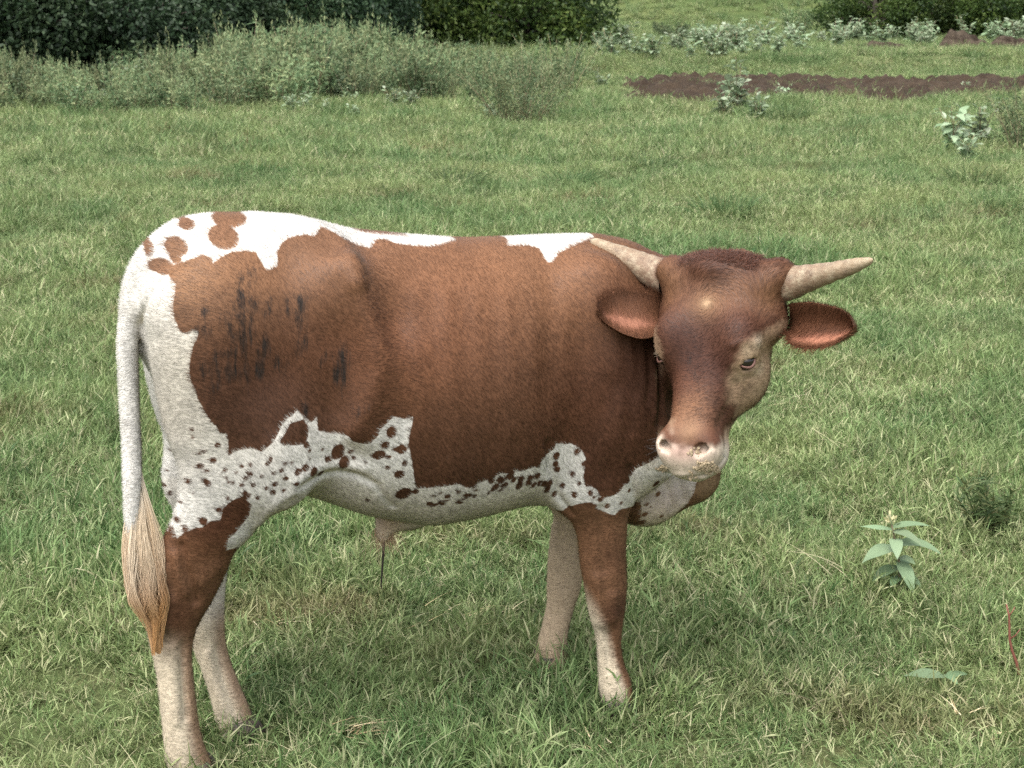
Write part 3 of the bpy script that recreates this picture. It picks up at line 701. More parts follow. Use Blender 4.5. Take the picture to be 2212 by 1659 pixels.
def coat_shader(name, strands):
    t = NT(name)
    def pair(nm):
        s_ = t.n("ShaderNodeSeparateXYZ"); t.t.links.new(t.attr(nm, "Vector"), s_.inputs[0]); return s_.outputs[0], s_.outputs[1]
    sdw, dirt = pair("coat"); pr, pg = pair("pig_rg"); pb_, lr = pair("pig_b_pale_r"); lg, lb = pair("pale_gb")
    def comb(*c):
        x = t.n("ShaderNodeCombineColor")
        for i in range(3): t.t.links.new(c[i], x.inputs[i])
        return x.outputs[0]
    pig, pal = comb(pr, pg, pb_), comb(lr, lg, lb)
    pos = t.pos(obj=True)
    e = t.math('ADD', sdw, t.math('MULTIPLY', t.math('SUBTRACT', t.noise(95, 3, .6, pos), .5), .0042))
    e = t.math('ADD', e, t.math('MULTIPLY', t.math('SUBTRACT', t.noise(420, 2, .6, pos), .5), .0025))
    col = t.mix(t.ramp(e, -.0012, .0012), pig, pal)
    v = t.math('MULTIPLY', t.math('MULTIPLY', t.ramp(t.noise(14, 4, .6, pos), .25, .75, .86, 1.13), t.ramp(t.noise(85, 3, .6, t.pos(True, (1, 1, .5))), .3, .7, .90, 1.11)), t.ramp(t.noise(260, 2, .6, t.pos(True, (1, 1, .45))), .2, .8, .90, 1.09))
    if strands:
        r_ = t.n("ShaderNodeHairInfo").outputs["Random"]
        v = t.math('MULTIPLY', v, t.ramp(r_, 0, 1, .84, 1.17))
    h = t.n("ShaderNodeHueSaturation"); t.set(h.inputs["Color"], col); t.set(h.inputs["Value"], v)
    mp = t.n('ShaderNodeMapping'); t.set(mp.inputs['Vector'], pos); mp.inputs['Rotation'].default_value = (0, .25, 0); mp.inputs['Scale'].default_value = (1.6, 1.6, .22)
    dn = t.noise(56, 5, .74, mp.outputs[0])
    dk = t.ramp(t.math('ADD', dirt, t.math('MULTIPLY', t.math('SUBTRACT', dn, .5), 3.4)), .62, 1.25, 0, .93)
    dk = t.math('MULTIPLY', dk, t.ramp(dirt, .12, .55))
    col = t.mix(dk, h.outputs[0], (.017, .0135, .0115))
    if strands:
        t.bsdf(col, .48, .26)
        nx, ny = pair("normal_xy"); nz, _ = pair("normal_z")
        cx = t.n("ShaderNodeCombineXYZ")
        for i, q_ in enumerate((nx, ny, nz)): t.t.links.new(q_, cx.inputs[i])
        nv = t.n("ShaderNodeVectorTransform", vector_type='NORMAL', convert_from='OBJECT', convert_to='WORLD'); t.t.links.new(cx.outputs[0], nv.inputs[0])
        p_ = [n for n in t.t.nodes if n.type == 'BSDF_PRINCIPLED'][0]; t.t.links.new(nv.outputs[0], p_.inputs["Normal"])
    else:
        t.bsdf(col, .65, .2, bump=t.noise(300, 3, .6, t.pos(True, (1, 1, .3))), bump_s=.35, bump_d=.004)
    return t.m
M_HIDE = coat_shader("hide", False); M_FUR = coat_shader("fur_strands", True)

def furry(name, V, Q, dirs, lens, sdw, pig, pal, dirt, dens, parent, count, lift=.16, rad=.0007):
    V = np.asarray(V, float); Q = np.asarray(Q, np.int32); n = len(V)
    o = mesh_obj(name, V, Q, M_HIDE, parent); me = o.data; me.materials.append(M_FUR)
    Nn = normals(V, Q); one = np.ones(n)
    dirs = dirs - Nn * (dirs * Nn).sum(1, keepdims=True); dirs = dirs / (np.linalg.norm(dirs, axis=1, keepdims=True) + 1e-9)
    pig = np.clip(pig, 0, 1); pal = np.clip(pal, 0, 1)
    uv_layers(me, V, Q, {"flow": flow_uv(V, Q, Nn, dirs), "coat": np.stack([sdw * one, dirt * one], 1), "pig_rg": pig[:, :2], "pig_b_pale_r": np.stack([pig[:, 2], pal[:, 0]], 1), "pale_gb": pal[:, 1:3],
        "normal_xy": Nn[:, :2], "normal_z": np.stack([Nn[:, 2], one], 1)})
    me.uv_layers.active_index = 0; me.uv_layers[0].active_render = True
    lens = lens * one; lmax = float(lens.max()); dens = np.clip(dens * one, 0, 1)
    for gname, arr in (("fur_length", lens / lmax), ("fur_density", dens)):
        vg = o.vertex_groups.new(name=gname)
        qv = np.round(arr * 20).astype(int)
        for k in range(1, 21):
            ix = np.nonzero(qv == k)[0]
            if len(ix): vg.add(ix.tolist(), k / 20, 'REPLACE')
    md = o.modifiers.new("fur", 'PARTICLE_SYSTEM'); ps = md.particle_system; st = ps.settings
    st.name = name + "_fur"; st.type = 'HAIR'; st.use_advanced_hair = True
    st.count = count; st.emit_from = 'FACE'; st.distribution = 'RAND'; st.use_emit_random = True; st.use_even_distribution = True
    st.hair_step = 2; st.hair_length = 1.0; st.display_step = 2; st.render_step = 2
    q_ = lmax * HSC; st.normal_factor = lift * q_; st.tangent_factor = q_; st.tangent_phase = TPH; st.factor_random = .15 * q_
    st.length_random = .45
    st.render_type = 'PATH'; st.material = 2
    st.root_radius = 1.0; st.tip_radius = .25; st.radius_scale = rad; st.use_close_tip = True; st.shape = 0
    ps.vertex_group_length = "fur_length"; ps.vertex_group_density = "fur_density"
    ps.seed = len(name)
    return o
TPH = 0.0; HSC = .25
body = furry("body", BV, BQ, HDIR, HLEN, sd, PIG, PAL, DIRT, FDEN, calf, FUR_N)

def sweep(rows, m, nseg, ratio=1.0, ref=None):
    """rows (x,y,z,r) -> dense quad tube; returns V, Q, parameter 0..1 per vertex, angle, tangent"""
    c = crom(rows, m); p = c[:, :3]; tg = np.gradient(p, axis=0); tg /= np.linalg.norm(tg, axis=1, keepdims=True)
    ref = np.array((0, 1.0, 0)) if ref is None else np.asarray(ref)
    a = np.cross(tg, ref); a /= np.linalg.norm(a, axis=1, keepdims=True); b = np.cross(tg, a)
    th = np.linspace(0, 2 * np.pi, nseg, endpoint=False)
    r = c[:, 3][:, None, None]
    V = p[:, None] + r * (a[:, None] * np.cos(th)[None, :, None] + ratio * b[:, None] * np.sin(th)[None, :, None])
    i = np.arange(m - 1)[:, None]; k = np.arange(nseg)[None]; k2 = (k + 1) % nseg
    Q = np.stack(np.broadcast_arrays(i * nseg + k, (i + 1) * nseg + k, (i + 1) * nseg + k2, i * nseg + k2), -1).reshape(-1, 4)
    return V.reshape(-1, 3), Q, np.repeat(np.linspace(0, 1, m), nseg), np.tile(th, m), np.repeat(tg, nseg, 0)
def outward(V, Q, rows):
    return Q

# ---- tail
def tp(u, v, y, r): return [*P(u, v, y), r]
TL = [tp(330, 590, .0, .020), tp(303, 625, -.006, .027), tp(287, 675, -.016, .0235), tp(276, 745, -.028, .0195), tp(279, 860, -.05, .0185), tp(284, 950, -.07, .018), tp(286, 1040, -.09, .017), tp(286, 1120, -.105, .014), tp(288, 1190, -.115, .009), tp(288, 1215, -.12, .002)]
V, Q, tt, th, tg = sweep(TL, 110, 22)
nn = normals(V, Q)
cen = np.repeat(crom(np.array(TL), 110)[:, :3], 22, 0)
if ((V - cen) * nn).sum() < 0: Q = Q[:, ::-1]
V = V + (vnoise(V, 30, 4) - .5)[:, None] * .002 * nn
tc = np.tile(np.array((.66, .63, .58)), (len(V), 1))
sb = smooth01(vnoise(V * (1, 1, .3), 60, 8), .62, .85)[:, None]
tc += (np.array((.30, .27, .25)) - tc) * sb * .55
tailo = furry("tail", V, Q, tg + .25 * (np.stack([vnoise(V, 40, k) for k in (1, 2, 3)], 1) - .5), .011, .05, tc, tc, 0, 1, calf, FUR_N // 20)

def strands(name, roots, paths_fn, n, mat, parent, npt, r0, r1):
    """hair made of curve strands; paths_fn(i) -> npt x 3, colour"""
    cu = bpy.data.hair_curves.new(name)
    cu.add_curves([npt] * n)
    Pn, Cn = paths_fn(n)
    cu.attributes["position"].data.foreach_set("vector", Pn.astype(np.float32).ravel())
    ra_ = cu.attributes.get("radius") or cu.attributes.new("radius", 'FLOAT', 'POINT')
    ra_.data.foreach_set("value", np.tile(np.linspace(r0, r1, npt), n).astype(np.float32))
    ca_ = cu.attributes.new("tint", 'FLOAT_COLOR', 'POINT')
    ca_.data.foreach_set("color", np.concatenate([Cn.reshape(-1, 3), np.ones((n * npt, 1))], 1).astype(np.float32).ravel())
    cu.materials.append(mat)
    o = bpy.data.objects.new(name, cu); COL.objects.link(o); o.parent = parent
    return o
t = NT("long_hair"); M_LONG = t.bsdf(t.attr("tint", "Color"), .42, .35)
t = NT("whisker_hair"); M_WH = t.bsdf((.05, .04, .035), .4, .3)
def switch_paths(n):
    npt = 16
    nl = 34; lock = rng.integers(0, nl, n)
    la = rng.uniform(0, 2 * np.pi, nl); lr = np.sqrt(rng.uniform(0, 1, nl)); lend = rng.uniform(1270, 1385, nl); lend[:7] = rng.uniform(1380, 1420, 7); lr[:5] *= .3
    lph = rng.uniform(0, 6.28, nl); lfr = rng.uniform(1.2, 2.2, nl)
    lcol = rng.uniform(0, 1, nl)
    s = np.linspace(0, 1, npt)
    out = np.zeros((n, npt, 3)); colr = np.zeros((n, npt, 3))
    v0 = rng.uniform(1010, 1190, n); v1 = lend[lock] + rng.normal(0, 14, n)
    v1 = np.maximum(v1, v0 + 90)
    ang = la[lock] + rng.normal(0, .22, n); rad = np.clip(lr[lock] + rng.normal(0, .07, n), 0, 1.05)
    yv = lambda v: np.interp(v, (1000, 1200, 1400), (-.082, -.118, -.145))
    c0 = P(286, 1000, -.082); c1 = P(290, 1400, -.145)
    kx = (P(340, 1200, -.03) - P(290, 1200, -.03))[0] / 50
    for j in range(npt):
        v = v0 + (v1 - v0) * s[j]
        prof = np.interp(v, (1000, 1080, 1160, 1240, 1300, 1340, 1400), (20, 31, 37, 40, 40, 30, 10))
        ctr = np.interp(v, (1000, 1100, 1200, 1300, 1400), (287, 287, 287, 290, 297))
        rr_ = rad * (.45 + .55 * smooth01(s[j], 0, .5))
        wob = np.sin(lph[lock] + lfr[lock] * 6.28 * s[j]) * 7.0 * s[j]
        uu = ctr + prof * rr_ * np.cos(ang) + wob
        z = np.interp(v, (1000, 1400), (c0[2], c1[2]))
        x = np.interp(uu, (0, 1000), (P(0, 1200, -.118)[0], P(1000, 1200, -.118)[0]))
        z = np.array([P(290, a_, b_)[2] for a_, b_ in zip(np.linspace(1000, 1420, 43), yv(np.linspace(1000, 1420, 43)))]); z = np.interp(v, np.linspace(1000, 1420, 43), z)
        out[:, j, 0] = x; out[:, j, 2] = z
        out[:, j, 1] = yv(v) + kx * (prof * rr_ * np.sin(ang) * .8 + np.cos(lph[lock] * 2 + lfr[lock] * 5 * s[j]) * 3 * s[j])
        g = (v - 1010) / 360
        cA, cB, cC, cD = np.array((.60, .52, .41)), np.array((.54, .40, .255)), np.array((.22, .105, .048)), np.array((.40, .215, .085))
        w1 = smooth01(g, .05, .35)[:, None]; w2 = smooth01(g, .35, .80)[:, None] * (.15 + .85 * lcol[lock])[:, None]; w3 = smooth01(g, .62, .92)[:, None]
        cc = cA + (cB - cA) * w1 * (.4 + .6 * lcol[lock][:, None]); cc = cc + (cC - cc) * w2; cc = cc + (cD - cc) * w3 * .8
        colr[:, j] = cc * np.exp(rng.normal(0, .10, n))[:, None] if j == 0 else cc
    return out, colr
sw = strands("tail_switch", None, switch_paths, 3200, M_LONG, tailo, 16, .0007, .00025)

# ---- horns
t = NT("horn"); pz = t.pos(obj=True)
hcol = t.mix(t.attr("along"), (.165, .100, .068), (.33, .255, .160))
hcol = t.mix(t.ramp(t.noise(60, 5, .7, pz), .45, .70), hcol, (.36, .295, .205))
hcol = t.mix(t.ramp(t.noise(38, 4, .65, t.pos(True, (1, 1, 1.4))), .52, .72, 0, .7), hcol, (.105, .068, .048))
hcol = t.mix(t.ramp(t.attr("along"), .93, 1.0, 0, .5), hcol, (.36, .27, .16))
M_HORN = t.bsdf(hcol, .55, .35, bump=t.noise(120, 5, .7, pz), bump_s=.6, bump_d=.004)
def horn(pts):
    V, Q, tt, th, tg = sweep(pts, 60, 24, 1.0, ref=hN)
    c = np.repeat(crom(np.array(pts), 60)[:, :3], 24, 0)
    ring = .0007 * np.sin(tt * 95 + 2 * vnoise(V, 40, 2)) * (1 - tt)
    V = V + (V - c) / np.linalg.norm(V - c, axis=1, keepdims=True).clip(1e-6) * (ring + .0025 * (vnoise(V, 70, 3) - .5))[:, None] * (tt < .97)[:, None]
    if ((V - c) * normals(V, Q)).sum() < 0: Q = Q[:, ::-1]
    o = mesh_obj("horn", V, Q, M_HORN, calf); vattr(o, "along", tt)
    return o
def hp(u, v, n, r): return [*PH(u, v, n), r]
def PH(u, v, n):
    d = ray_l(u, v); k = (n - (C_LOC - HO) @ hN) / (d @ hN); return C_LOC + d * k
horn([hp(1447, 602, -.06, .036), hp(1418, 590, -.06, .035), hp(1375, 570, -.05, .0285), hp(1335, 550, -.035, .0215), hp(1302, 533, -.02, .015), hp(1283, 523, -.01, .0095), hp(1276, 519, -.006, .004), hp(1274.5, 518, -.005, .0005)])
horn([hp(1665, 620, -.06, .036), hp(1702, 612, -.055, .0345), hp(1750, 600, -.04, .0265), hp(1800, 587, -.02, .0195), hp(1845, 574, 0, .0140), hp(1870, 566, .012, .0095), hp(1882, 562, .018, .0045), hp(1885, 561.5, .020, .0005)])

# ---- ears: cupped leaves with an inner and an outer side
def ear(up_, lo_, n0, n1_, depth, inner, outer, rim):
    U = crom(np.array([PH(u, v, n0 + (n1_ - n0) * k / 6) for k, (u, v) in enumerate(up_)]), 34); Lw = crom(np.array([PH(u, v, n0 + (n1_ - n0) * k / 6) for k, (u, v) in enumerate(lo_)]), 34)
    nv_ = 21; x = np.linspace(-1, 1, nv_)
    ln = np.linspace(0, 1, 34)
    V1 = []; V2 = []; A_ = []
    for i in range(34):
        for j in range(nv_):
            b = (x[j] + 1) / 2
            p = U[i] * (1 - b) + Lw[i] * b
            k = (1 - abs(x[j]) ** 2.4) * (1 - .55 * ln[i] ** 2)
            p = p - hN * (depth * k + .012 * (1 - ln[i]) - .008 * math.sin(ln[i] * 3))
            V1.append(p); V2.append(p - hN * (.006 + .004 * k) * (1 if abs(x[j]) < .99 else .3))
            A_.append((ln[i], x[j]))
    n1 = len(V1); V = np.array(V1 + V2); A_ = np.array(A_ + A_)
    q = []
    for i in range(33):
        for j in range(nv_ - 1):
            a = i * nv_ + j; q.append((a, a + 1, a + nv_ + 1, a + nv_)); q.append((n1 + a, n1 + a + nv_, n1 + a + nv_ + 1, n1 + a + 1))
        for j, o in ((0, 1), (nv_ - 1, 0)):
            a = i * nv_ + j
            q.append((a, a + nv_, n1 + a + nv_, n1 + a) if o else (a, n1 + a, n1 + a + nv_, a + nv_))
    for j in range(nv_ - 1):
        a = 33 * nv_ + j; q.append((a, a + 1, n1 + a + 1, n1 + a))
    Q = np.array(q)
    nn = normals(V, Q)
    if (nn[n1 + 10 * nv_ + 10] @ hN) > 0: Q = Q[:, ::-1]
    ins = np.arange(len(V)) < n1
    C_ = np.tile(np.array(outer), (len(V), 1))
    ii = np.array(inner)
    core = np.exp(-((A_[:, 1] - .42) / .40) ** 2 - ((A_[:, 0] - .55) / .36) ** 2) * (.75 + .5 * vnoise(V, 60, 5))
    Ci = np.array(rim) + (ii - np.array(rim)) * smooth01(core, .18, .6)[:, None]
    C_ = np.where(ins[:, None], Ci, C_)
    C_ += (np.array((.11, .045, .022)) - C_) * (ins * smooth01(np.abs(A_[:, 1]), .82, 1))[:, None] * .5
    al = np.repeat((np.gradient((U + Lw) / 2, axis=0)), nv_, 0); al = np.concatenate([al, al]); al /= np.linalg.norm(al, axis=1, keepdims=True)
    acr = np.concatenate([np.repeat(Lw - U, nv_, 0)] * 2); acr /= np.linalg.norm(acr, axis=1, keepdims=True) + 1e-6
    dr = al + np.where(ins, .45, 0)[:, None] * acr
    dens = np.where(ins, np.clip(1.0 - .95 * smooth01(core, .25, .65), .05, 1), 1.0)
    lens = np.where(ins, .024 - .010 * A_[:, 0], .011)
    return furry("ear", V, Q, dr, lens, .05, C_, C_, 0, dens, calf, FUR_N // 40, lift=.45)
ear([(1698, 655), (1712, 653), (1745, 652), (1785, 659), (1818, 669), (1838, 686), (1843, 703)], [(1692, 715), (1705, 740), (1738, 750), (1775, 749), (1812, 738), (1836, 722), (1844, 706)], -.065, -.03, .030, (.30, .130, .080), (.17, .078, .043), (.14, .060, .032))
ear([(1425, 640), (1405, 632), (1372, 627), (1335, 629), (1306, 640), (1292, 655), (1288, 668)], [(1424, 700), (1412, 722), (1386, 731), (1350, 723), (1318, 705), (1298, 688), (1288, 674)], -.045, .10, .030, (.27, .120, .075), (.17, .080, .044), (.17, .076, .040))

# ---- eyes with lids
t = NT("eye"); M_EYE = t.bsdf((.012, .008, .006), .08, .6)
t = NT("eyelid"); M_LID = t.bsdf(t.mix(t.ramp(t.noise(200, 2), .4, .6), (.10, .052, .040), (.17, .085, .065)), .5, .3)
t = NT("lash"); M_LASH = t.bsdf((.30, .22, .15), .6, .2)
def sphere(c, r, n=24, m=14, sq=(1, 1, 1)):
    V = []; Fq = []
    for i in range(m + 1):
        a = math.pi * i / m
        for k in range(n):
            b = 2 * math.pi * k / n
            V.append((c[0] + r * sq[0] * math.sin(a) * math.cos(b), c[1] + r * sq[1] * math.sin(a) * math.sin(b), c[2] + r * sq[2] * math.cos(a)))
    for i in range(m):
        for k in range(n):
            k2 = (k + 1) % n; Fq.append((i * n + k, (i + 1) * n + k, (i + 1) * n + k2, i * n + k2))
    return V, Fq
for s in (1, -1):
    ec = H(EYE_T, s * (EYE_S - .0005), EYE_N + .001)
    V, Fq = sphere(ec, .0185)
    eo = mesh_obj("eye", V, Fq, M_EYE, calf)
    out = hS * s * .74 + hN * .66 - hA * .06; out /= np.linalg.norm(out)
    fwd = hA * .55 + hN * .75; fwd -= out * (fwd @ out); fwd /= np.linalg.norm(fwd)      # towards the inner corner
    upv = np.cross(out, fwd); upv *= np.sign(-(upv @ hA))
    for nm, sg, hgt in (("upper_eyelid", 1, .80), ("lower_eyelid", -1, .78)):
        pts = []; rad = []
        for k in range(15):
            a = -1 + 2 * k / 14
            e_ = fwd * (a * .93) + upv * (sg * hgt * (1 - a * a) ** .8 - .10 * a)
            dv = out * math.sqrt(max(.08, 1 - min(.92, e_ @ e_))) + e_
            pts.append(ec + dv / np.linalg.norm(dv) * .0188); rad.append(.0020 + .0012 * (1 - a * a) * (1.5 if sg > 0 else 1))
        V, Fq = tube(pts, rad, 8)
        lid = mesh_obj(nm, V, Fq, M_LID, eo)
        if sg > 0:
            Vl = []; Fl = []
            for k in range(2, 13):
                for rep in range(3):
                    b_ = Vector(pts[k]) + Vector(rng.normal(0, .0008, 3)); tip = b_ + Vector(out * .016 + upv * .001 * rng.normal() - upv * .006 + fwd * .003 * rng.normal())
                    v_, f_2 = tube([b_, (b_ + tip) / 2 + Vector(upv * .0015), tip], [.0004, .0003, .0001], 3)
                    Fl += [tuple(i + len(Vl) for i in f) for f in f_2]; Vl += v_
            tag(mesh_obj("eyelashes", Vl, Fl, M_LASH, eo), kind="stuff")

# ---- hooves: two claws each
t = NT("hoof"); M_HOOF = t.bsdf(t.mix(t.ramp(t.noise(40, 4, .6, t.pos(True, (1, 1, 3))), .35, .7), (.022, .018, .016), (.10, .08, .06)), .5, .3, bump=t.noise(60, 3, .5, t.pos(True, (.4, .4, 4))), bump_s=.4, bump_d=.003)
def hoof(c, yaw, L=.105, w=.04, h=.065):
    r = empty("hoof", c, yaw); r.parent = calf
    for s in (1, -1):
        bm = bmesh.new()
        rings = []
        for z, ln, wd, off in ((h, .70, .80, -.010), (h * .6, .85, .95, 0), (h * .25, .98, 1.05, .006), (0, 1.05, 1.06, .010)):
            ring = []
            for k in range(14):
                a = 2 * math.pi * k / 14
                x = math.cos(a) * L / 2 * ln + off; y = math.sin(a) * w / 2 * wd
                if x > off: y *= 1 - .55 * ((x - off) / (L / 2)) ** 2; y -= s * .004 * (x / L)
                ring.append(bm.verts.new((x, s * w * .54 + y, z)))
            rings.append(ring)
        for a_, b_ in zip(rings, rings[1:]):
            for k in range(14): bm.faces.new((a_[k], a_[(k + 1) % 14], b_[(k + 1) % 14], b_[k]))
        bm.faces.new(rings[0]); bm.faces.new(list(reversed(rings[-1])))
        bmesh.ops.recalc_face_normals(bm, faces=bm.faces)
        me = bpy.data.meshes.new("claw"); bm.to_mesh(me); bm.free()
        me.polygons.foreach_set("use_smooth", np.ones(len(me.polygons), bool)); me.materials.append(M_HOOF)
        o = bpy.data.objects.new("claw", me); COL.objects.link(o); o.parent = r
f1, f2, f3, f4 = HN[-1], HF[-1], FN[-1], FF[-1]
hoof((f1[0] + .016, f1[1], -.022), R(-12), L=.09); hoof((f2[0] + .012, f2[1], -.022), R(8), L=.09); hoof((f3[0] + .004, f3[1], -.01), R(-25), L=.085, w=.036); hoof((f4[0] + .006, f4[1], -.01), R(0), L=.085, w=.036)
# sheath hair and the trickle hanging from it; whiskers
t = NT("sheath_hair"); M_SH = t.bsdf((.03, .024, .02), .5, .3)
b0 = P(829, 1155, 0)
pts = [Vector(P(u, v, 0)) for u, v in ((828, 1150), (829, 1180), (827, 1210), (825, 1240), (823, 1262), (825, 1275))]
V, Fq = tube(pts, [.0035, .0032, .0026, .0022, .0018, .0006], 8)
mesh_obj("sheath_tuft", V, Fq, M_SH, calf)
def beard(n):
    npt = 5; s = np.linspace(0, 1, npt); out = np.zeros((n, npt, 3)); c = np.zeros((n, npt, 3))
    r0 = b0 + rng.normal(0, .012, (n, 3)) * (1.2, .6, .4) + (.004, 0, .012)
    d = np.array((0, 0, -1.)) + rng.normal(0, .35, (n, 3)); L_ = rng.uniform(.02, .05, n)
    for j in range(npt): out[:, j] = r0 + d * (L_ * s[j])[:, None] + np.array((.006, 0, 0)) * s[j] ** 2; c[:, j] = (.42, .28, .18)
    return out, c
strands("sheath_hair", None, beard, 260, M_LONG, calf, 5, .0004, .0001)
def poll_hair(n):
    npt = 5; s = np.linspace(0, 1, npt); out = np.zeros((n, npt, 3)); c = np.zeros((n, npt, 3))
    ss = rng.uniform(-.09, .09, n); tt_ = rng.uniform(-.035, .03, n)
    for i in range(n):
        h = BVH.ray_cast(Vector(H(tt_[i] - .05, ss[i], .06)), Vector(hA * .5 - hN * .9).normalized())
        p = np.array(h[0]) if h[0] is not None else H(tt_[i], ss[i], -.03)
        nrm = np.array(h[1]) if h[0] is not None else hN
        d = nrm * .35 + hS * (np.sign(ss[i]) * .5 + rng.normal(0, .35)) - hA * rng.uniform(-.1, .8); d /= np.linalg.norm(d); L_ = rng.uniform(.009, .020)
        k = rng.uniform(.6, 1.3)
        for j in range(npt): out[i, j] = p + d * L_ * s[j] - nrm * .006 * s[j] ** 2; c[i, j] = np.array((.085, .032, .018)) * k
    return out, c
strands("poll_hair", None, poll_hair, 1500, M_LONG, calf, 5, .00045, .0001)
def whisk(n):
    npt = 5; s = np.linspace(0, 1, npt); out = np.zeros((n, npt, 3)); c = np.full((n, npt, 3), .06)
    for i in range(n):
        sd_ = -1 if i < n * .6 else 1
        p = H(rng.uniform(.375, .43), sd_ * rng.uniform(.05, .062), rng.uniform(-.06, -.03)); d = hS * sd_ * rng.uniform(.6, 1) + hA * rng.uniform(-.5, .6) + hN * rng.uniform(-.2, .5); d /= np.linalg.norm(d); L_ = rng.uniform(.02, .05)
        for j in range(npt): out[i, j] = p + d * L_ * s[j] + hA * .004 * s[j] ** 2
    return out, c
strands("whiskers", None, whisk, 34, M_LONG, calf, 5, .0003, .0001)
# crumbs of soil on the muzzle
t = NT("soil_crumbs"); M_CR = t.bsdf(t.mix(t.ramp(t.noise(150, 3), .4, .6), (.40, .33, .22), (.27, .20, .13)), .95, .1)
Vc = []; Fc_ = []
for cu_, cv, n, sp_ in ((1522, 1008, 90, 9), (1430, 1012, 40, 5), (1500, 975, 16, 7), (1540, 1014, 40, 6), (1500, 1026, 8, 10)):
    for k in range(n):
        h = hit(cu_ + rng.normal(0, sp_), cv + rng.normal(0, sp_ * .6))
        if h is None: continue
        if hf(h)[0] < .37: continue
        r_ = rng.uniform(.0015, .0042)
        v_, f_2 = sphere(h, r_, 6, 4, rng.uniform(.7, 1.3, 3))
        v_ = [np.array(q) + rng.normal(0, r_ * .18, 3) for q in v_]
        Fc_ += [tuple(i + len(Vc) for i in f) for f in f_2]; Vc += v_
tag(mesh_obj("muzzle_crumbs", Vc, Fc_, M_CR, calf, smooth=False), kind="stuff")
# ------------------------------------------------------------------ ground
def Gpx(u, v, z=0.0):
    """where the sight line of a photo point meets the level z (world x, y)"""
    d = _f + _r * ((u - 1106) / FPX) - _u * ((v - 829.5) / FPX)
    t_ = (z - CAM_Z) / d[2]; return d[0] * t_, d[1] * t_
def gh(x, y):
    """height of the land"""
    x = np.asarray(x, float); y = np.asarray(y, float)
    q = np.stack([x.ravel(), y.ravel()], 1)
    n1 = (vnoise(q, .9, 1) - .5) * .05 + (vnoise(q, .23, 2) - .5) * .16 + (vnoise(q, 2.6, 3) - .5) * .022
    n1 = n1.reshape(x.shape)
    far_ = smooth01(np.hypot(x, y - 2.5), 2.2, 9)
    h = n1 * far_ * np.where(y > 60, 2.2, 1)
    bank = smooth01(y + 1.2 * np.sin(x * .35) + .5 * np.sin(x * 1.1), 35.2, 38.0) * .38
    hill = .55 * np.maximum(y - 64 - .05 * x, 0) ** 1.08 * smooth01(y, 62, 110)
    return h + bank + np.minimum(hill, 60) * .62
ys = np.concatenate([np.linspace(-40, 0, 14), np.geomspace(.6, 12, 150)[0:], np.geomspace(12.2, 70, 170), np.geomspace(72, 230, 70)])
us = np.linspace(-1, 1, 181)
YY = np.repeat(ys[:, None], 181, 1); half = np.maximum(np.abs(YY) * .75 + 9, 12)
XX = us[None] * half + np.sign(us)[None] * np.abs(us)[None] ** 5 * 150
ZZ = gh(XX, YY)
V = np.stack([XX, YY, ZZ], -1).reshape(-1, 3)
i = np.arange(len(ys) - 1)[:, None]; k = np.arange(180)[None]
Q = np.stack(np.broadcast_arrays(i * 181 + k, i * 181 + k + 1, (i + 1) * 181 + k + 1, (i + 1) * 181 + k), -1).reshape(-1, 4)
t = NT("pasture_floor"); p = t.pos()
c = t.mix(t.ramp(t.noise(.55, 5, .6, p), .35, .65), (.085, .115, .042), (.14, .165, .07))
c = t.mix(t.ramp(t.noise(3.5, 5, .65, p), .50, .72), c, (.13, .115, .055))
c = t.mix(t.ramp(t.noise(26, 4, .7, p), .42, .65, 0, .8), c, (.035, .040, .016))
sy = t.n("ShaderNodeSeparateXYZ"); t.t.links.new(p, sy.inputs[0])
mp = t.n("ShaderNodeMapping"); t.set(mp.inputs["Vector"], p); mp.inputs["Scale"].default_value = (.12, .30, .6)
hillc = t.mix(t.ramp(t.noise(1.0, 6, .62, mp.outputs[0]), .36, .62), (.062, .092, .030), (.105, .125, .046))
hillc = t.mix(t.ramp(t.noise(2.2, 6, .7, mp.outputs[0]), .56, .66, 0, .75), hillc, (.040, .060, .022))
c = t.mix(t.ramp(sy.outputs[1], 58, 66), c, hillc)
ground = mesh_obj("ground", V, Q, t.bsdf(c, .95, .1, bump=t.noise(45, 4, .7, p), bump_s=.7, bump_d=.02))
tag(ground, "grassy pasture rising to a low hill behind", kind="structure")

# ------------------------------------------------------------------ bare churned soil strip
mud_px = [(u_, v_ + (8 if v_ < 190 else 13)) for u_, v_ in [(1322, 186), (1360, 178), (1420, 176), (1470, 167), (1530, 170), (1600, 172), (1680, 172), (1760, 170), (1850, 174), (1930, 168), (1990, 172), (2060, 170), (2140, 166), (2212, 172), (2330, 172), (2330, 196),
    (2212, 200), (2150, 203), (2080, 203), (2020, 212), (1960, 216), (1880, 212), (1800, 217), (1720, 208), (1650, 210), (1590, 216), (1500, 220), (1430, 216), (1395, 206), (1360, 196)]]
MUD = np.array([Gpx(u, v, .0) for u, v in mud_px])
def in_mud(x, y): return sd_poly(np.stack([x, y], 1), MUD)
gx_, gy_ = np.meshgrid(np.linspace(1.5, 15, 330), np.linspace(23, 37, 260), indexing='ij')
q = np.stack([gx_.ravel(), gy_.ravel()], 1)
dm = in_mud(q[:, 0], q[:, 1]) + (vnoise(q, 1.6, 4) - .5) * .9 + (vnoise(q, 5, 5) - .5) * .35
cl = np.abs(vnoise(q, 3.0, 6) - .5) * .30 + vnoise(q, 7, 7) * .12 + vnoise(q, 15, 8) * .06
zz_ = gh(q[:, 0], q[:, 1]) + .006 + (cl - .02) * smooth01(-dm, -.1, .35)
ok = (dm < .12).reshape(gx_.shape)
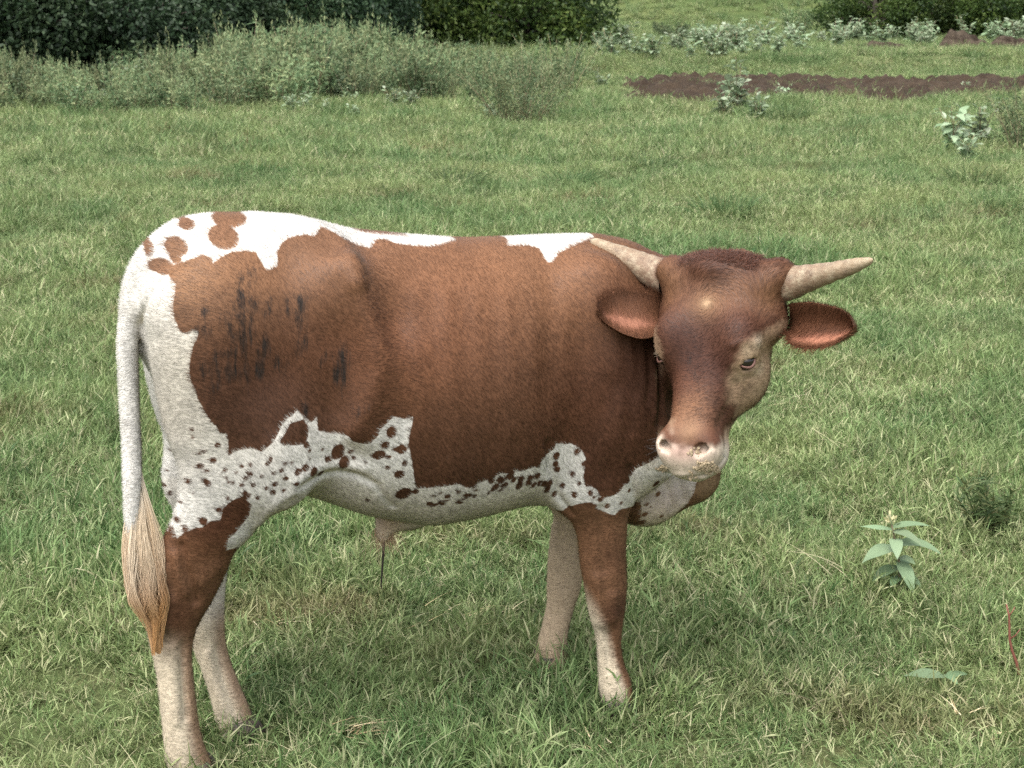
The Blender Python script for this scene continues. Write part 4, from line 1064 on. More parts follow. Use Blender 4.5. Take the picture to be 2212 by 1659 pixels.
f_ok = ok[:-1, :-1] & ok[1:, :-1] & ok[1:, 1:] & ok[:-1, 1:]
ii, jj = np.nonzero(f_ok); nj = gx_.shape[1]
Q = np.stack([ii * nj + jj, (ii + 1) * nj + jj, (ii + 1) * nj + jj + 1, ii * nj + jj + 1], 1)
used, inv = np.unique(Q, return_inverse=True)
t = NT("churned_soil"); p = t.pos()
c = t.mix(t.ramp(t.noise(1.6, 5, .65, p), .4, .65), (.030, .0195, .0120), (.052, .036, .023))
c = t.mix(t.ramp(t.noise(7, 4, .7, p), .58, .75, 0, .7), c, (.085, .060, .043))
soil = mesh_obj("bare_soil", np.stack([q[:, 0], q[:, 1], zz_], 1)[used], inv.reshape(-1, 4), t.bsdf(c, .9, .2, bump=t.noise(20, 4, .7, p), bump_s=.8, bump_d=.03))
tag(soil, "strip of dark churned bare soil crossing the far pasture", kind="structure")

# ------------------------------------------------------------------ leaves and stems writers
class Bld:
    def __init__(s): s.V = []; s.F = []; s.A = []; s.n = 0
    def strip(s, p, d, n_, L, w, bend, seg=3, a=0.0, fold=0.0, prof=None):
        """one leaf blade from p along d, side vector from n_; bends towards -z"""
        d = d / np.linalg.norm(d); side = np.cross(d, n_); side /= np.linalg.norm(side) + 1e-9
        pts = []; q = np.array(p, float); dd = d.copy()
        for k in range(seg + 1):
            u = k / seg
            ww = w * (prof(u) if prof else (1 - u) ** .6 if k < seg else 0)
            pts.append((q.copy(), ww, dd.copy()))
            q = q + dd * L / seg; dd = dd + np.array((0, 0, -bend / seg)); dd /= np.linalg.norm(dd)
        b = s.n
        for q, ww, dd in pts:
            nn = np.cross(side, dd)
            s.V += [q - side * ww / 2 + nn * fold * ww, q + side * ww / 2 + nn * fold * ww]; s.A += [a, a]
        s.n += 2 * (seg + 1)
        for k in range(seg): s.F.append((b + 2 * k, b + 2 * k + 1, b + 2 * k + 3, b + 2 * k + 2))
    def leaf(s, p, d, up, L, w, droop, a=0.0, fold=.18, seg=5, wave=0.0):
        """broad folded leaf with a midrib"""
        d = np.asarray(d, float) / np.linalg.norm(d); side = np.cross(d, up); side /= np.linalg.norm(side) + 1e-9
        q = np.array(p, float); b = s.n
        for k in range(seg + 1):
            u = k / seg; ww = w * .5 * max(.03, math.sin(math.pi * min(1, u * .93 + .07)) ** .8 * (1.25 - .55 * u))
            nn = np.cross(side, d)
            if nn[2] < 0: nn = -nn
            wv = wave * math.sin(u * 9) * w
            s.V += [q - side * ww + nn * (fold * ww + wv), q.copy(), q + side * ww + nn * (fold * ww - wv)]; s.A += [a, a + .04, a]
            q = q + d * L / seg; d = d + np.array((0, 0, -droop / seg)); d /= np.linalg.norm(d)
        s.n += 3 * (seg + 1)
        for k in range(seg):
            for j in (0, 1): s.F.append((b + 3 * k + j, b + 3 * k + j + 1, b + 3 * k + j + 4, b + 3 * k + j + 3))
    def tube(s, path, rad, n=5, a=0.0):
        v, f = tube(path, rad, n)
        s.V += [np.array(x) for x in v]; s.F += [tuple(i + s.n for i in g) for g in f]; s.A += [a] * len(v); s.n += len(v)
    def obj(s, name, mat, parent=None, link=True, smooth=True):
        o = mesh_obj(name, np.array(s.V), s.F, mat, parent, smooth=smooth, link=link); vattr(o, "leaf_tone", np.array(s.A)); return o
def rdir(el0, el1):
    a = rng.uniform(0, 2 * np.pi); e = R(rng.uniform(el0, el1)); return np.array((math.cos(a) * math.cos(e), math.sin(a) * math.cos(e), math.sin(e)))
def leaf_mat(name, cols, trans=.25, rough=.6, patch=None, spec=.25, vr=(.82, 1.2)):
    """leaf colour by per-leaf tone 0..1 through the given colours, with slow variation over the place"""
    t = NT(name); a = t.attr("leaf_tone")
    rp = t.n("ShaderNodeValToRGB"); t.t.links.new(a, rp.inputs[0]); el = rp.color_ramp.elements
    n = len(cols)
    el[0].position = 0; el[0].color = (*cols[0], 1); el[1].position = 1; el[1].color = (*cols[-1], 1)
    for k in range(1, n - 1):
        e = el.new(k / (n - 1)); e.color = (*cols[k], 1)
    c = rp.outputs[0]
    oi = t.n("ShaderNodeObjectInfo").outputs["Random"]
    h = t.n("ShaderNodeHueSaturation"); t.t.links.new(c, h.inputs["Color"])
    t.set(h.inputs["Value"], t.ramp(oi, 0, 1, *vr)); t.set(h.inputs["Hue"], t.ramp(oi, 0, 1, .49, .51)); c = h.outputs[0]
    if patch: c = patch(t, c)
    t.bsdf(c, rough, spec, trans=trans); return t.m

# ------------------------------------------------------------------ grass
def grass_patch(t, c):
    """greener, yellower and worn patches over the pasture"""
    p = t.pos(); q = t.pos(scale=(1, 1, 0)); q2 = t.pos(scale=(.55, 1.25, 0))
    c = t.mix(t.ramp(t.noise(1.1, 4, .6, p), .42, .64, 0, .7), c, t.mix(.45, c, (.30, .335, .13)))
    c = t.mix(t.ramp(t.noise(.62, 4, .6, q), .46, .60, 0, .75), c, t.mix(.6, c, (.060, .150, .050)))
    d_ = t.ramp(t.noise(1.5, 5, .68, q2), .56, .68, 0, .8)
    c = t.mix(d_, c, t.mix(.8, c, (.20, .14, .075)))
    d2_ = t.ramp(t.noise(2.6, 4, .65, q), .56, .68, 0, .8)
    return t.mix(d2_, c, t.mix(.65, c, (.035, .075, .025)))
M_GRASS = leaf_mat("grass_blades", [(.041, .080, .024), (.098, .164, .053), (.174, .248, .092), (.270, .332, .143), (.372, .400, .208), (.51, .45, .30)], .30, .5, grass_patch)
def clump(kind, n, rad, l0, l1, w, el0, el1, bend):
    b = Bld()
    for k in range(n):
        r_ = rad * math.sqrt(rng.uniform()); a = rng.uniform(0, 6.283)
        p = np.array((r_ * math.cos(a), r_ * math.sin(a), -.01))
        L = rng.uniform(l0, l1); tone = np.clip(rng.beta(1.5, 1.8) * .92, 0, .86)
        if rng.uniform() < .07: tone = rng.uniform(.9, 1)
        d = rdir(el0, el1)
        if kind == 'mat' and rng.uniform() < .45:               # a short runner with leaves set along it
            Ls = L * rng.uniform(.9, 1.5); e = d.copy(); e[2] = abs(e[2]) * .6 + .15; e /= np.linalg.norm(e)
            b.tube([p, p + e * Ls * .5 + (0, 0, Ls * .06), p + e * Ls], [.0009, .0008, .0004], 3, a=.55)
            for j in range(rng.integers(3, 7)):
                q = p + e * Ls * rng.uniform(.2, 1.0); dj = rdir(5, 70) * .8 + e * .6
                b.strip(q, dj, np.array((0, 0, 1.)) + rng.normal(0, .4, 3), L * rng.uniform(.4, .8), w * rng.uniform(.7, 1.1), rng.uniform(.2, bend), 3, np.clip(tone + rng.normal(0, .12), 0, .9), .12)
        else:
            b.strip(p, d, np.array((0, 0, 1.)) + rng.normal(0, .5, 3), L, w * rng.uniform(.7, 1.2), rng.uniform(.2, 1.0) * bend, 4, tone, .12)
    return b
GC = bpy.data.collections.new("grass_pieces")
def to_col(o): GC.objects.link(o)
specs = [('mat', 46, .075, .035, .075, .0042, 8, 80, 1.3)] * 4 + [('tuft', 40, .05, .06, .13, .0038, 35, 85, 1.3)] * 3 + [('mat', 34, .09, .05, .10, .0040, 5, 60, 1.5)] * 3
pieces = []
for k, s_ in enumerate(specs):
    o = clump(*s_).obj("grass_piece_%02d" % k, M_GRASS, link=False); to_col(o); pieces.append(o)
b = Bld()                                                      # dry straw lying in the sward
for k in range(9):
    p = np.array((rng.normal(0, .03), rng.normal(0, .03), rng.uniform(.01, .04))); d = rdir(0, 35)
    L = rng.uniform(.05, .16); b.strip(p, d, np.array((0, 0, 1.)), L, .0026, rng.uniform(.3, 1.2), 5, rng.uniform(.93, 1), .1)
o = b.obj("grass_piece_%02d" % len(specs), M_GRASS, link=False); to_col(o)
NP_ = len(specs) + 1

def scatter(name, label, X, Y, scale, idx, tilt=.2, zoff=0.0, coll=GC):
    n = len(X); V = np.stack([X, Y, gh(X, Y) + zoff], 1)
    me = bpy.data.meshes.new(name); me.vertices.add(n); me.vertices.foreach_set("co", V.astype(np.float32).ravel())
    o = bpy.data.objects.new(name, me); COL.objects.link(o)
    vattr(o, "size", scale, 'FLOAT'); a = me.attributes.new("piece", 'INT', 'POINT'); a.data.foreach_set("value", idx.astype(np.int32))
    vattr(o, "turn", np.stack([rng.normal(0, tilt, n), rng.normal(0, tilt, n), rng.uniform(0, 6.283, n)], 1), 'FLOAT_VECTOR')
    g = bpy.data.node_groups.new(name, 'GeometryNodeTree')
    g.interface.new_socket("Geometry", in_out='INPUT', socket_type='NodeSocketGeometry'); g.interface.new_socket("Geometry", in_out='OUTPUT', socket_type='NodeSocketGeometry')
    N = g.nodes.new; Lk = g.links.new; gi, go = N("NodeGroupInput"), N("NodeGroupOutput")
    def att(nm, dt):
        a = N("GeometryNodeInputNamedAttribute"); a.data_type = dt; a.inputs[0].default_value = nm
        return [o_ for o_ in a.outputs if o_.enabled and o_.name == "Attribute"][0]
    ci = N("GeometryNodeCollectionInfo"); ci.inputs[0].default_value = coll; ci.inputs[1].default_value = True; ci.inputs[2].default_value = True
    ip = N("GeometryNodeInstanceOnPoints"); Lk(gi.outputs[0], ip.inputs["Points"]); Lk(ci.outputs[0], ip.inputs["Instance"]); ip.inputs["Pick Instance"].default_value = True
    Lk(att("piece", 'INT'), ip.inputs["Instance Index"]); Lk(att("turn", 'FLOAT_VECTOR'), ip.inputs["Rotation"]); Lk(att("size", 'FLOAT'), ip.inputs["Scale"])
    Lk(ip.outputs[0], go.inputs[0])
    m = o.modifiers.new("grass", 'NODES'); m.node_group = g
    tag(o, label, kind="stuff"); return o
def fan(n, y0, y1, pad=.6):
    """n random places in the wedge of land in view between distances y0 and y1"""
    y = np.sqrt(rng.uniform(y0 * y0, y1 * y1, n)); hw = y * .352 + pad; return rng.uniform(-1, 1, n) * hw, y
def grow(name, label, y0, y1, per_m2, s0, s1, tall=.18, pad=.6):
    area = (y1 * y1 - y0 * y0) * .352 + 2 * pad * (y1 - y0); n = int(area * per_m2)
    X, Y = fan(n, y0, y1, pad); q = np.stack([X, Y], 1)
    nz = vnoise(q, 1.3, 21) * .6 + vnoise(q, 4.2, 22) * .4
    keep = (rng.uniform(0, 1, n) < .35 + 1.3 * nz)
    dm = in_mud(X, Y) + (vnoise(q, 1.6, 4) - .5) * .9
    dm += (vnoise(q * (1, .6), .9, 31) - .5) * 1.6
    keep &= (dm > .0) | (rng.uniform(0, 1, n) < .10)
    X, Y, nz, q = X[keep], Y[keep], nz[keep], q[keep]; n = len(X)
    r_ = rng.uniform(0, 1, n); tl = tall * smooth01(nz, .35, .7) * 2
    idx = np.where(r_ < tl, rng.integers(4, 7, n), np.where(r_ < .62 + tl, rng.integers(0, 4, n), np.where(r_ < .95, rng.integers(7, 10, n), 10)))
    sc = rng.uniform(s0, s1, n) * (.45 + 1.1 * nz)
    return scatter(name, label, X, Y, sc, idx)
grow("grass", "tangled short green grass in the near pasture", 1.7, 7.5, 640, .75, 1.25, .16, 1.3)
grow("grass", "grass of the middle pasture behind the calf", 7.5, 15, 290, .85, 1.5, .16, 1.2)
grow("grass", "grass of the far pasture below the thicket", 15, 37, 78, 1.3, 2.4, .2)
grow("grass", "grass round the weeds at the foot of the hill", 37, 66, 30, 1.6, 2.8, .2)
grow("grass", "rough grass on the slope of the hill", 66, 120, 5, 2.5, 4.5, .2)
# ------------------------------------------------------------------ thicket of tall weeds
M_BUSHL = leaf_mat("grey_green_leaves", [(.034, .064, .026), (.068, .114, .050), (.112, .168, .078), (.178, .230, .110), (.28, .30, .15)], .22, .6, vr=(.62, 1.32))
M_STEM = leaf_mat("weed_stems", [(.16, .14, .08), (.24, .19, .12)], .0, .8)
M_SILV = leaf_mat("silvery_leaves", [(.15, .22, .115), (.22, .30, .17), (.30, .375, .24), (.40, .46, .33)], .32, .6)
def put_obj(o, x, y, z=None, rz=None, sc=1.0, tiltx=0.0):
    o.location = (x, y, float(gh(np.array([x]), np.array([y]))[0]) if z is None else z)
    o.rotation_euler = (tiltx, rng.normal(0, .05), rng.uniform(0, 6.28) if rz is None else rz)
    o.scale = (sc,) * 3 if np.isscalar(sc) else sc
def copy_tree(o):
    c = o.copy(); COL.objects.link(c)
    for ch in o.children:
        d_ = ch.copy(); COL.objects.link(d_); d_.parent = c
        for g2 in ch.children:
            e_ = g2.copy(); COL.objects.link(e_); e_.parent = d_
    return c
def tall_weed(name, H_, Rr, nst, nlf, lw=.024, ll=(.06, .12), tips=True, spread=.35):
    """bushy weed: many upright stems, small narrow leaves all along, pale flowering tips"""
    r_ = empty(name); st, lf = Bld(), Bld()
    for k in range(nst):
        a = rng.uniform(0, 6.283); q0 = rng.uniform(0, 1) ** .6 * Rr * .55
        p = np.array((math.cos(a) * q0, math.sin(a) * q0, 0)); h = H_ * rng.uniform(.55, 1.0) * (1 - .25 * (q0 / Rr))
        ln = np.array((math.cos(a), math.sin(a), 0)) * spread * rng.uniform(.2, 1.1) + rng.normal(0, .10, 3)
        pts = [p + np.array((0, 0, h * u)) + ln * h * (u ** 1.4) + rng.normal(0, .012, 3) * h for u in np.linspace(0, 1, 6)]
        st.tube(pts, np.linspace(.008, .002, 6) * (.6 + .4 * H_), 4, rng.uniform(0, 1))
        tone_s = rng.uniform(0, .62)
        for j in range(nlf):
            u = rng.uniform(.12, 1) ** .8; i_ = min(4, int(u * 5)); f_ = u * 5 - i_; q = pts[i_] * (1 - f_) + pts[i_ + 1] * f_
            sp_ = (1 - u) * .13 * H_ + .025
            q = q + rng.normal(0, sp_, 3) * (1, 1, .6)
            d = rdir(-10, 75); tone = np.clip(tone_s + rng.normal(.12, .14) + .2 * u, 0, 1)
            lf.strip(q, d, rng.normal(0, 1, 3), rng.uniform(*ll), lw * rng.uniform(.7, 1.5), .5, 2, tone, .1, prof=lambda u_: (.5, 1, .05)[int(u_ * 2 + .01)])
        if tips:
            sh_ = .32 if rng.uniform() < .3 else .13
            for j in range(14):
                q = pts[-1] + np.array((0, 0, 1.)) * rng.uniform(-.14, sh_) * H_ + rng.normal(0, .012, 3)
                lf.strip(q, np.array((0, 0, 1.)) + rng.normal(0, .3, 3), rng.normal(0, 1, 3), .055 * rng.uniform(.6, 1.3), .016, .0, 2, rng.uniform(.62, 1.0), 0)
    st.obj("stems", M_STEM, r_); lf.obj("foliage", M_BUSHL, r_)
    return r_
GT = "tall grey-green weeds of the thicket"
LT = "tall grey-green weed with pale flowering tips, one of the thicket behind the calf"
protos = [tall_weed("tall_weed", 1.0, .55, 20, 46) for k in range(3)] + [tall_weed("tall_weed", 1.0, .45, 14, 52, .026, (.06, .10), False, .45) for k in range(2)]
# spots: photo base u, distance, height in metres
spots = []
TOPU = (-60, 40, 130, 230, 300, 430, 520, 600, 700, 770, 900, 1040, 1120, 1240); TOPY = (95, 88, 112, 128, 98, 84, 52, 37, 42, 34, 58, 88, 105, 112)
BASEU = (-60, 400, 560, 700, 900, 1240); BASED = (21.6, 21.8, 23.2, 24.6, 25.4, 27.0)
for row, (step, dd, k0, k1) in enumerate(((50, 0, .42, .78), (54, 1.6, .55, .92), (50, 3.4, .80, 1.02), (48, 5.6, .90, 1.05), (60, 8.0, .90, 1.02))):
    u = -70 + row * 17
    while u < (1235 if row else 1060):
        uu = u + rng.uniform(-16, 16); dist = np.interp(uu, BASEU, BASED) + dd + rng.uniform(-.5, .6)
        htop = CAM_Z - (np.interp(uu, TOPU, TOPY) - 20) / FPX * dist
        htop = max(htop, .55)
        spots.append((uu, dist, max(.4, htop * rng.uniform(k0, k1)), None)); u += step
used_ = set()
for u, dist, h, _ in spots:
    kx = rng.choice(5, p=[.25, .25, .24, .13, .13])
    o = protos[kx] if kx not in used_ else copy_tree(protos[kx]); used_.add(kx)
    put_obj(o, (u - 1106) / FPX * dist, dist, sc=(h * rng.uniform(.9, 1.15), h * rng.uniform(.9, 1.15), h))
    zone = "left part" if u < 330 else ("high middle part" if u < 860 else "right part")
    row_ = "at the front edge" if dist < np.interp(u, BASEU, BASED) + 1.0 else ("in the body" if dist < np.interp(u, BASEU, BASED) + 4.6 else "along the skyline")
    tag(o, "tall grey-green weed with pale tips %s of the thicket's %s" % (row_, zone), "weed", GT)
def lone(o, label, u, dist, sc, cat="shrub"):
    put_obj(o, (u - 1106) / FPX * dist, dist, sc=sc); tag(o, label, cat); return o
lone(tall_weed("shrub", 1.05, .85, 46, 120, .012, (.03, .055), True, .62), "rounded grey-green shrub standing forward at the right end of the thicket", 1125, 21.6, (.95, .95, 1.0))
lone(tall_weed("shrub", 1.0, .5, 20, 90, .016, (.03, .06), False, .5), "thin blue-green shrub rising at the right end of the thicket, before the hillside", 1205, 27.5, (1.15, 1.15, 1.25))
lone(tall_weed("shrub", .8, .4, 22, 110, .011, (.025, .05), True, .40), "dark slender-stemmed shrub cut by the right edge of the picture", 2212, 16.3, (.95, .95, .95))
lone(tall_weed("shrub", 1.5, .5, 18, 130, .03, (.05, .10), False, .5), "small dark sapling standing alone at the foot of the hillside", 1703, 57, (1.0, 1.0, 1.05))
lone(tall_weed("shrub", 1.0, .8, 24, 130, .03, (.05, .10), False, .7), "low dark shrub at the foot of the hillside, left of the lone sapling", 1440, 58, (1.0, 1.0, .7))
lone(tall_weed("shrub", 1.0, .6, 18, 100, .03, (.05, .10), False, .7), "small yellowish shrub at the foot of the hillside, right beside the sapling", 1845, 56, (.8, .8, .6))

# ------------------------------------------------------------------ silvery broad-leaved weeds
def broad_weed(name, H_, nst, nlf, L=(.10, .19), wr=.48):
    r_ = empty(name); st, lf = Bld(), Bld()
    for k in range(nst):
        a = rng.uniform(0, 6.283); h = H_ * rng.uniform(.55, 1)
        ln = np.array((math.cos(a), math.sin(a), 0)) * rng.uniform(.1, .55) * h
        pts = [np.array((0, 0, h * u)) + ln * u ** 1.3 + rng.normal(0, .01, 3) for u in np.linspace(0, 1, 5)]
        st.tube(pts, np.linspace(.006, .003, 5), 4, rng.uniform(0, 1))
        for j in range(nlf):
            u = (j + rng.uniform(.3, 1)) / nlf; i_ = min(3, int(u * 4)); f_ = u * 4 - i_; q = pts[i_] * (1 - f_) + pts[i_ + 1] * f_
            d = rdir(-5, 50); l_ = rng.uniform(*L) * (1.1 - .4 * u)
            lf.leaf(q, d, np.array((0, 0, 1.)) + rng.normal(0, .3, 3), l_, l_ * wr, rng.uniform(.2, 1.1), np.clip(rng.normal(.5, .22), 0, .96), wave=.06)
    st.obj("stems", M_STEM, r_); lf.obj("leaves", M_SILV, r_)
    return r_
BP = [broad_weed("broad_leaved_weed", .5, 7, 11) for k in range(3)]
used_b = set()
def bweed(x, y, h, label, group):
    k = int(rng.integers(0, 3)); o = BP[k] if k not in used_b else copy_tree(BP[k]); used_b.add(k)
    put_obj(o, x, y, sc=h / .5); tag(o, label, "weed", group)
def at(u, v): return Gpx(u, v)
for k in range(54):
    u = rng.uniform(1270, 2240); dist = rng.uniform(39, 54)
    if 1800 < u < 2200 and dist < 47: dist = rng.uniform(49, 54)
    bweed((u - 1106) / FPX * dist, dist, rng.uniform(.5, .95), "pale silvery weed on the far grass bank, " + ("near the sunlit tree at left" if u < 1480 else "below the lone sapling" if u < 1790 else "before the right-hand trees"), "silvery weeds along the far bank")
for u, v, h in ((1325, 118, .75), (1395, 122, .6), (1420, 118, .7), (1290, 112, .6), (1350, 110, .6), (1640, 140, .55), (1690, 145, .6), (1720, 132, .6), (1745, 128, .7), (1615, 148, .5), (1665, 128, .5)):
    d_ = (CAM_Z - .38) * FPX / (v - 20 + 8); bweed((u - 1106) / FPX * d_, max(d_, 37), h, "pale silvery weed on the far grass bank, " + ("near the sunlit tree at left" if u < 1480 else "below the lone sapling" if u < 1790 else "before the right-hand trees"), "silvery weeds along the far bank")
for u, v, h in ((8, 215, .45), (150, 232, .34), (195, 228, .34), (215, 222, .3), (120, 226, .25), (560, 216, .38), (600, 222, .36), (625, 236, .28), (660, 232, .26), (735, 212, .4), (760, 222, .26), (700, 236, .22), (855, 222, .32), (885, 222, .3), (770, 240, .2), (1060, 238, .25), (300, 190, .6), (285, 200, .5), (1130, 220, .3), (1300, 180, .35)):
    x, y = at(u, v + 16); bweed(x, y, h * 1.25, "whitish broad-leaved weed at the grassy foot of the thicket, " + ("far left" if u < 400 else "under its high middle" if u < 800 else "towards its right end"), "whitish weeds at the foot of the thicket")
def bsolo(u, v, h, label):
    o = broad_weed("broad_leaved_weed", .5, 7, 10); x, y = at(u, v); put_obj(o, x, y, sc=h / .5); tag(o, label, "weed")
bsolo(1560, 255, .55, "bushy pale weed left of a taller one, in front of the bare soil strip")
bsolo(1590, 244, .85, "tallest silvery weed standing in front of the bare soil strip")
bsolo(1640, 262, .5, "short whitish weed right of the tallest one before the bare soil strip")
bsolo(1690, 228, .36, "silvery weed among grass close below the bare soil strip, right of the tallest weed")
bsolo(2090, 200, .30, "small silvery weed standing alone on the right part of the bare soil strip")
bsolo(2055, 335, .62, "spreading whitish weed in the grass left of the shrub at the right edge")
bsolo(2110, 320, .55, "whitish weed close left of the shrub at the right edge")
bsolo(2085, 362, .36, "low white-leaved weed in the grass, lowest of the three near the right edge")
# low dark tufts of rank grass
M_TUFT = leaf_mat("rank_grass", [(.045, .085, .030), (.075, .125, .045), (.11, .165, .06), (.20, .20, .09)], .25, .55)
def tuft(H_, Rr, n, w=.004):
    b = Bld()
    for k in range(n):
        q0 = math.sqrt(rng.uniform()) * Rr; a = rng.uniform(0, 6.283); p = np.array((math.cos(a) * q0, math.sin(a) * q0, -.01))
        d = np.array((math.cos(a), math.sin(a), 0)) * q0 / Rr * .8 + rng.normal(0, .25, 3); d[2] = abs(d[2]) + .8
        b.strip(p, d, rng.normal(0, 1, 3), H_ * rng.uniform(.5, 1.1), w * rng.uniform(.7, 1.4), rng.uniform(.4, 1.8), 4, rng.uniform(0, .9) ** 1.5, .1)
    return b
tp_ = [tuft(.24, .16, 260, .006).obj("grass_tuft", M_TUFT) for k in range(3)]; used_t = set()
def gt(u, v, sc, label, group=None):
    k = int(rng.integers(0, 3)); o = tp_[k] if k not in used_t else copy_tree(tp_[k]); used_t.add(k)
    x, y = at(u, v); put_obj(o, x, y, sc=sc); tag(o, label, "grass tuft", group)
gt(1868, 345, 1.25, "dark bushy grass tuft in the right middle pasture, below the pale weeds")
gt(1700, 262, 1.7, "deep green rank tuft just below the bare soil strip")
gt(1640, 262, 1.3, "deep green tuft left of the larger one below the bare soil strip")
for u, v in ((1960, 262), (1250, 300), (1640, 345), (1735, 360), (1560, 330), (1830, 290), (1405, 385), (1030, 330), (1090, 300), (880, 300), (560, 400), (640, 400), (980, 425), (100, 385), (270, 360), (1480, 290), (1950, 370), (2100, 420), (1560, 480), (1790, 400), (2150, 480), (60, 300), (430, 320), (720, 330), (1230, 420), (1320, 360)):
    gt(u, v, rng.uniform(.7, 1.35), "low tuft of coarse grass standing a little above the pasture sward", "coarse grass tufts in the middle pasture")

# ------------------------------------------------------------------ trees at the edge of the pasture
M_BARK = leaf_mat("bark", [(.06, .05, .04), (.10, .085, .07)], .0, .9)
M_SHADEL = leaf_mat("shade_darkened_leaves", [(.013, .028, .014), (.024, .048, .022), (.044, .076, .034), (.078, .115, .050)], .15, .5)  # deep shade of the wood put into these leaf colours
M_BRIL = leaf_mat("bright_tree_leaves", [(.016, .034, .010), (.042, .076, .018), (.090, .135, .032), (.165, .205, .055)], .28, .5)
def tree(name, Ht, Rc, nleaf, mat, zlow, leaf=.17, lobes=16):
    r_ = empty(name); tr, cr = Bld(), Bld()
    tr.tube([np.array((rng.normal(0, .05) * u, rng.normal(0, .05) * u, Ht * .75 * u)) for u in np.linspace(0, 1, 7)], np.linspace(.16, .04, 7), 7, .3)
    cen = []
    for k in range(lobes):
        a = rng.uniform(0, 6.283); z = zlow + (Ht - zlow) * (rng.uniform(.0, .95) if k >= lobes * .6 else rng.uniform(0, .28)); rr_ = Rc * max(.75, 1 - ((z - Ht * .42) / (Ht * .75)) ** 2) * rng.uniform(.45, .95)
        c = np.array((math.cos(a) * rr_, math.sin(a) * rr_, z)); cen.append((c, Rc * rng.uniform(.22, .40), rng.uniform(-.28, .30)))
        tr.tube([np.array((0, 0, max(.3, z * .6))), c * (.5, .5, 1) + (0, 0, -.2), c], [.05, .035, .012], 4, .6)
    for k in range(nleaf):
        c, rad, tb = cen[rng.integers(0, lobes)]
        d = rng.normal(0, 1, 3); d /= np.linalg.norm(d); q = c + d * rad * rng.uniform(.35, 1.08) ** .6 * (1, 1, .8)
        if q[2] < .05: q[2] = rng.uniform(.05, .5)
        e = rng.normal(0, 1, 3) + d * .6; e[2] -= .3
        cr.strip(q, e, rng.normal(0, 1, 3), leaf * rng.uniform(.6, 1.3), leaf * rng.uniform(.45, .7), .4, 2, np.clip(rng.normal(.40, .13) + tb + .12 * d[2], 0, 1), .15, prof=lambda u_: (.45, 1, .08)[int(u_ * 2 + .01)])  # lobe shading painted into the tone: light and dark lobes, lighter tops
    tr.obj("trunk", M_BARK, r_); cr.obj("crown", mat, r_)
    return r_
DT = [tree("tree", 7.5, 2.9, 24000, M_SHADEL, .1, .11, 36) for k in range(2)]
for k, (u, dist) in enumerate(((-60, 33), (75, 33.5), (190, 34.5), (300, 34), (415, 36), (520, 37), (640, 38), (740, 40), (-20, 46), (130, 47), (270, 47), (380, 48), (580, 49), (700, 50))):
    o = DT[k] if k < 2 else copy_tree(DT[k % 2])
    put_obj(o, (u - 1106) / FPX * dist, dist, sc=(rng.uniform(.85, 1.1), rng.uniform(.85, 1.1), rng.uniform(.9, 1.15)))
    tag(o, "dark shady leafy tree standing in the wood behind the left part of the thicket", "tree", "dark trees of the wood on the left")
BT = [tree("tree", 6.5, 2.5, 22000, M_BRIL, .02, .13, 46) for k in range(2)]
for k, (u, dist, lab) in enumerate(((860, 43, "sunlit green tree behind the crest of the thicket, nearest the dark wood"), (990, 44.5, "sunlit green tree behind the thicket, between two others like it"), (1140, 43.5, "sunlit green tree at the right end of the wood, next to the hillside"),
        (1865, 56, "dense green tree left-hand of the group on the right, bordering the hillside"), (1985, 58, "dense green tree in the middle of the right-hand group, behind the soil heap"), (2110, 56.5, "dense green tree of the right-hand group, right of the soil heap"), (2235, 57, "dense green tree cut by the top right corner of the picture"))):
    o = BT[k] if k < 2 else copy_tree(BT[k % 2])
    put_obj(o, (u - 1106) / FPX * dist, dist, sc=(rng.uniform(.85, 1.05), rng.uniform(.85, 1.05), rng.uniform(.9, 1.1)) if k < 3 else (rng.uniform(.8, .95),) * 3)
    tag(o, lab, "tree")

# ------------------------------------------------------------------ heap of soil and rotten wood on the far bank
t = NT("heap_soil"); p = t.pos(obj=True)
M_HEAP = t.bsdf(t.mix(t.ramp(t.noise(4, 5, .7, p), .4, .62), (.026, .018, .013), (.085, .066, .048)), .95, .1, bump=t.noise(14, 4, .7, p), bump_s=.8, bump_d=.05)
def heap(name, u, dist, L, Wd, Hh, label, seed):
    nx, ny = 60, 26; x, y = np.meshgrid(np.linspace(-1, 1, nx), np.linspace(-1, 1, ny), indexing='ij')
    q = np.stack([x.ravel() * L * .5 + seed, y.ravel() * Wd * .5], 1)
    prof = np.clip(1 - (x.ravel() ** 2) ** 1.5, 0, 1) * np.clip(1 - y.ravel() ** 2, 0, 1)
    z = prof * Hh * (.35 + .9 * vnoise(q, 1.5, seed)) + prof * Hh * .4 * (vnoise(q, 6, seed + 1) - .5) - .03
    i_, j_ = np.meshgrid(np.arange(nx - 1), np.arange(ny - 1), indexing='ij'); a = (i_ * ny + j_).ravel()
    o = mesh_obj(name, np.stack([x.ravel() * L * .5, y.ravel() * Wd * .5, z], 1), np.stack([a, a + ny, a + ny + 1, a + 1], 1), M_HEAP, smooth=False)
    X = (u - 1106) / FPX * dist; o.location = (X, dist, float(gh(np.array([X]), np.array([dist]))[0])); tag(o, label, "soil heap"); return o
heap("soil_heap", 2055, 43, 1.6, 1.0, .62, "tallest brown heap of dug soil before the trees on the right", 3)
heap("soil_heap", 2165, 43.3, 1.9, .9, .42, "low heap of dug soil right of the tallest one", 9)
heap("soil_heap", 1900, 42.6, 3.0, .8, .32, "long low ridge of dug soil and dead stalks left of the tallest heap", 14)

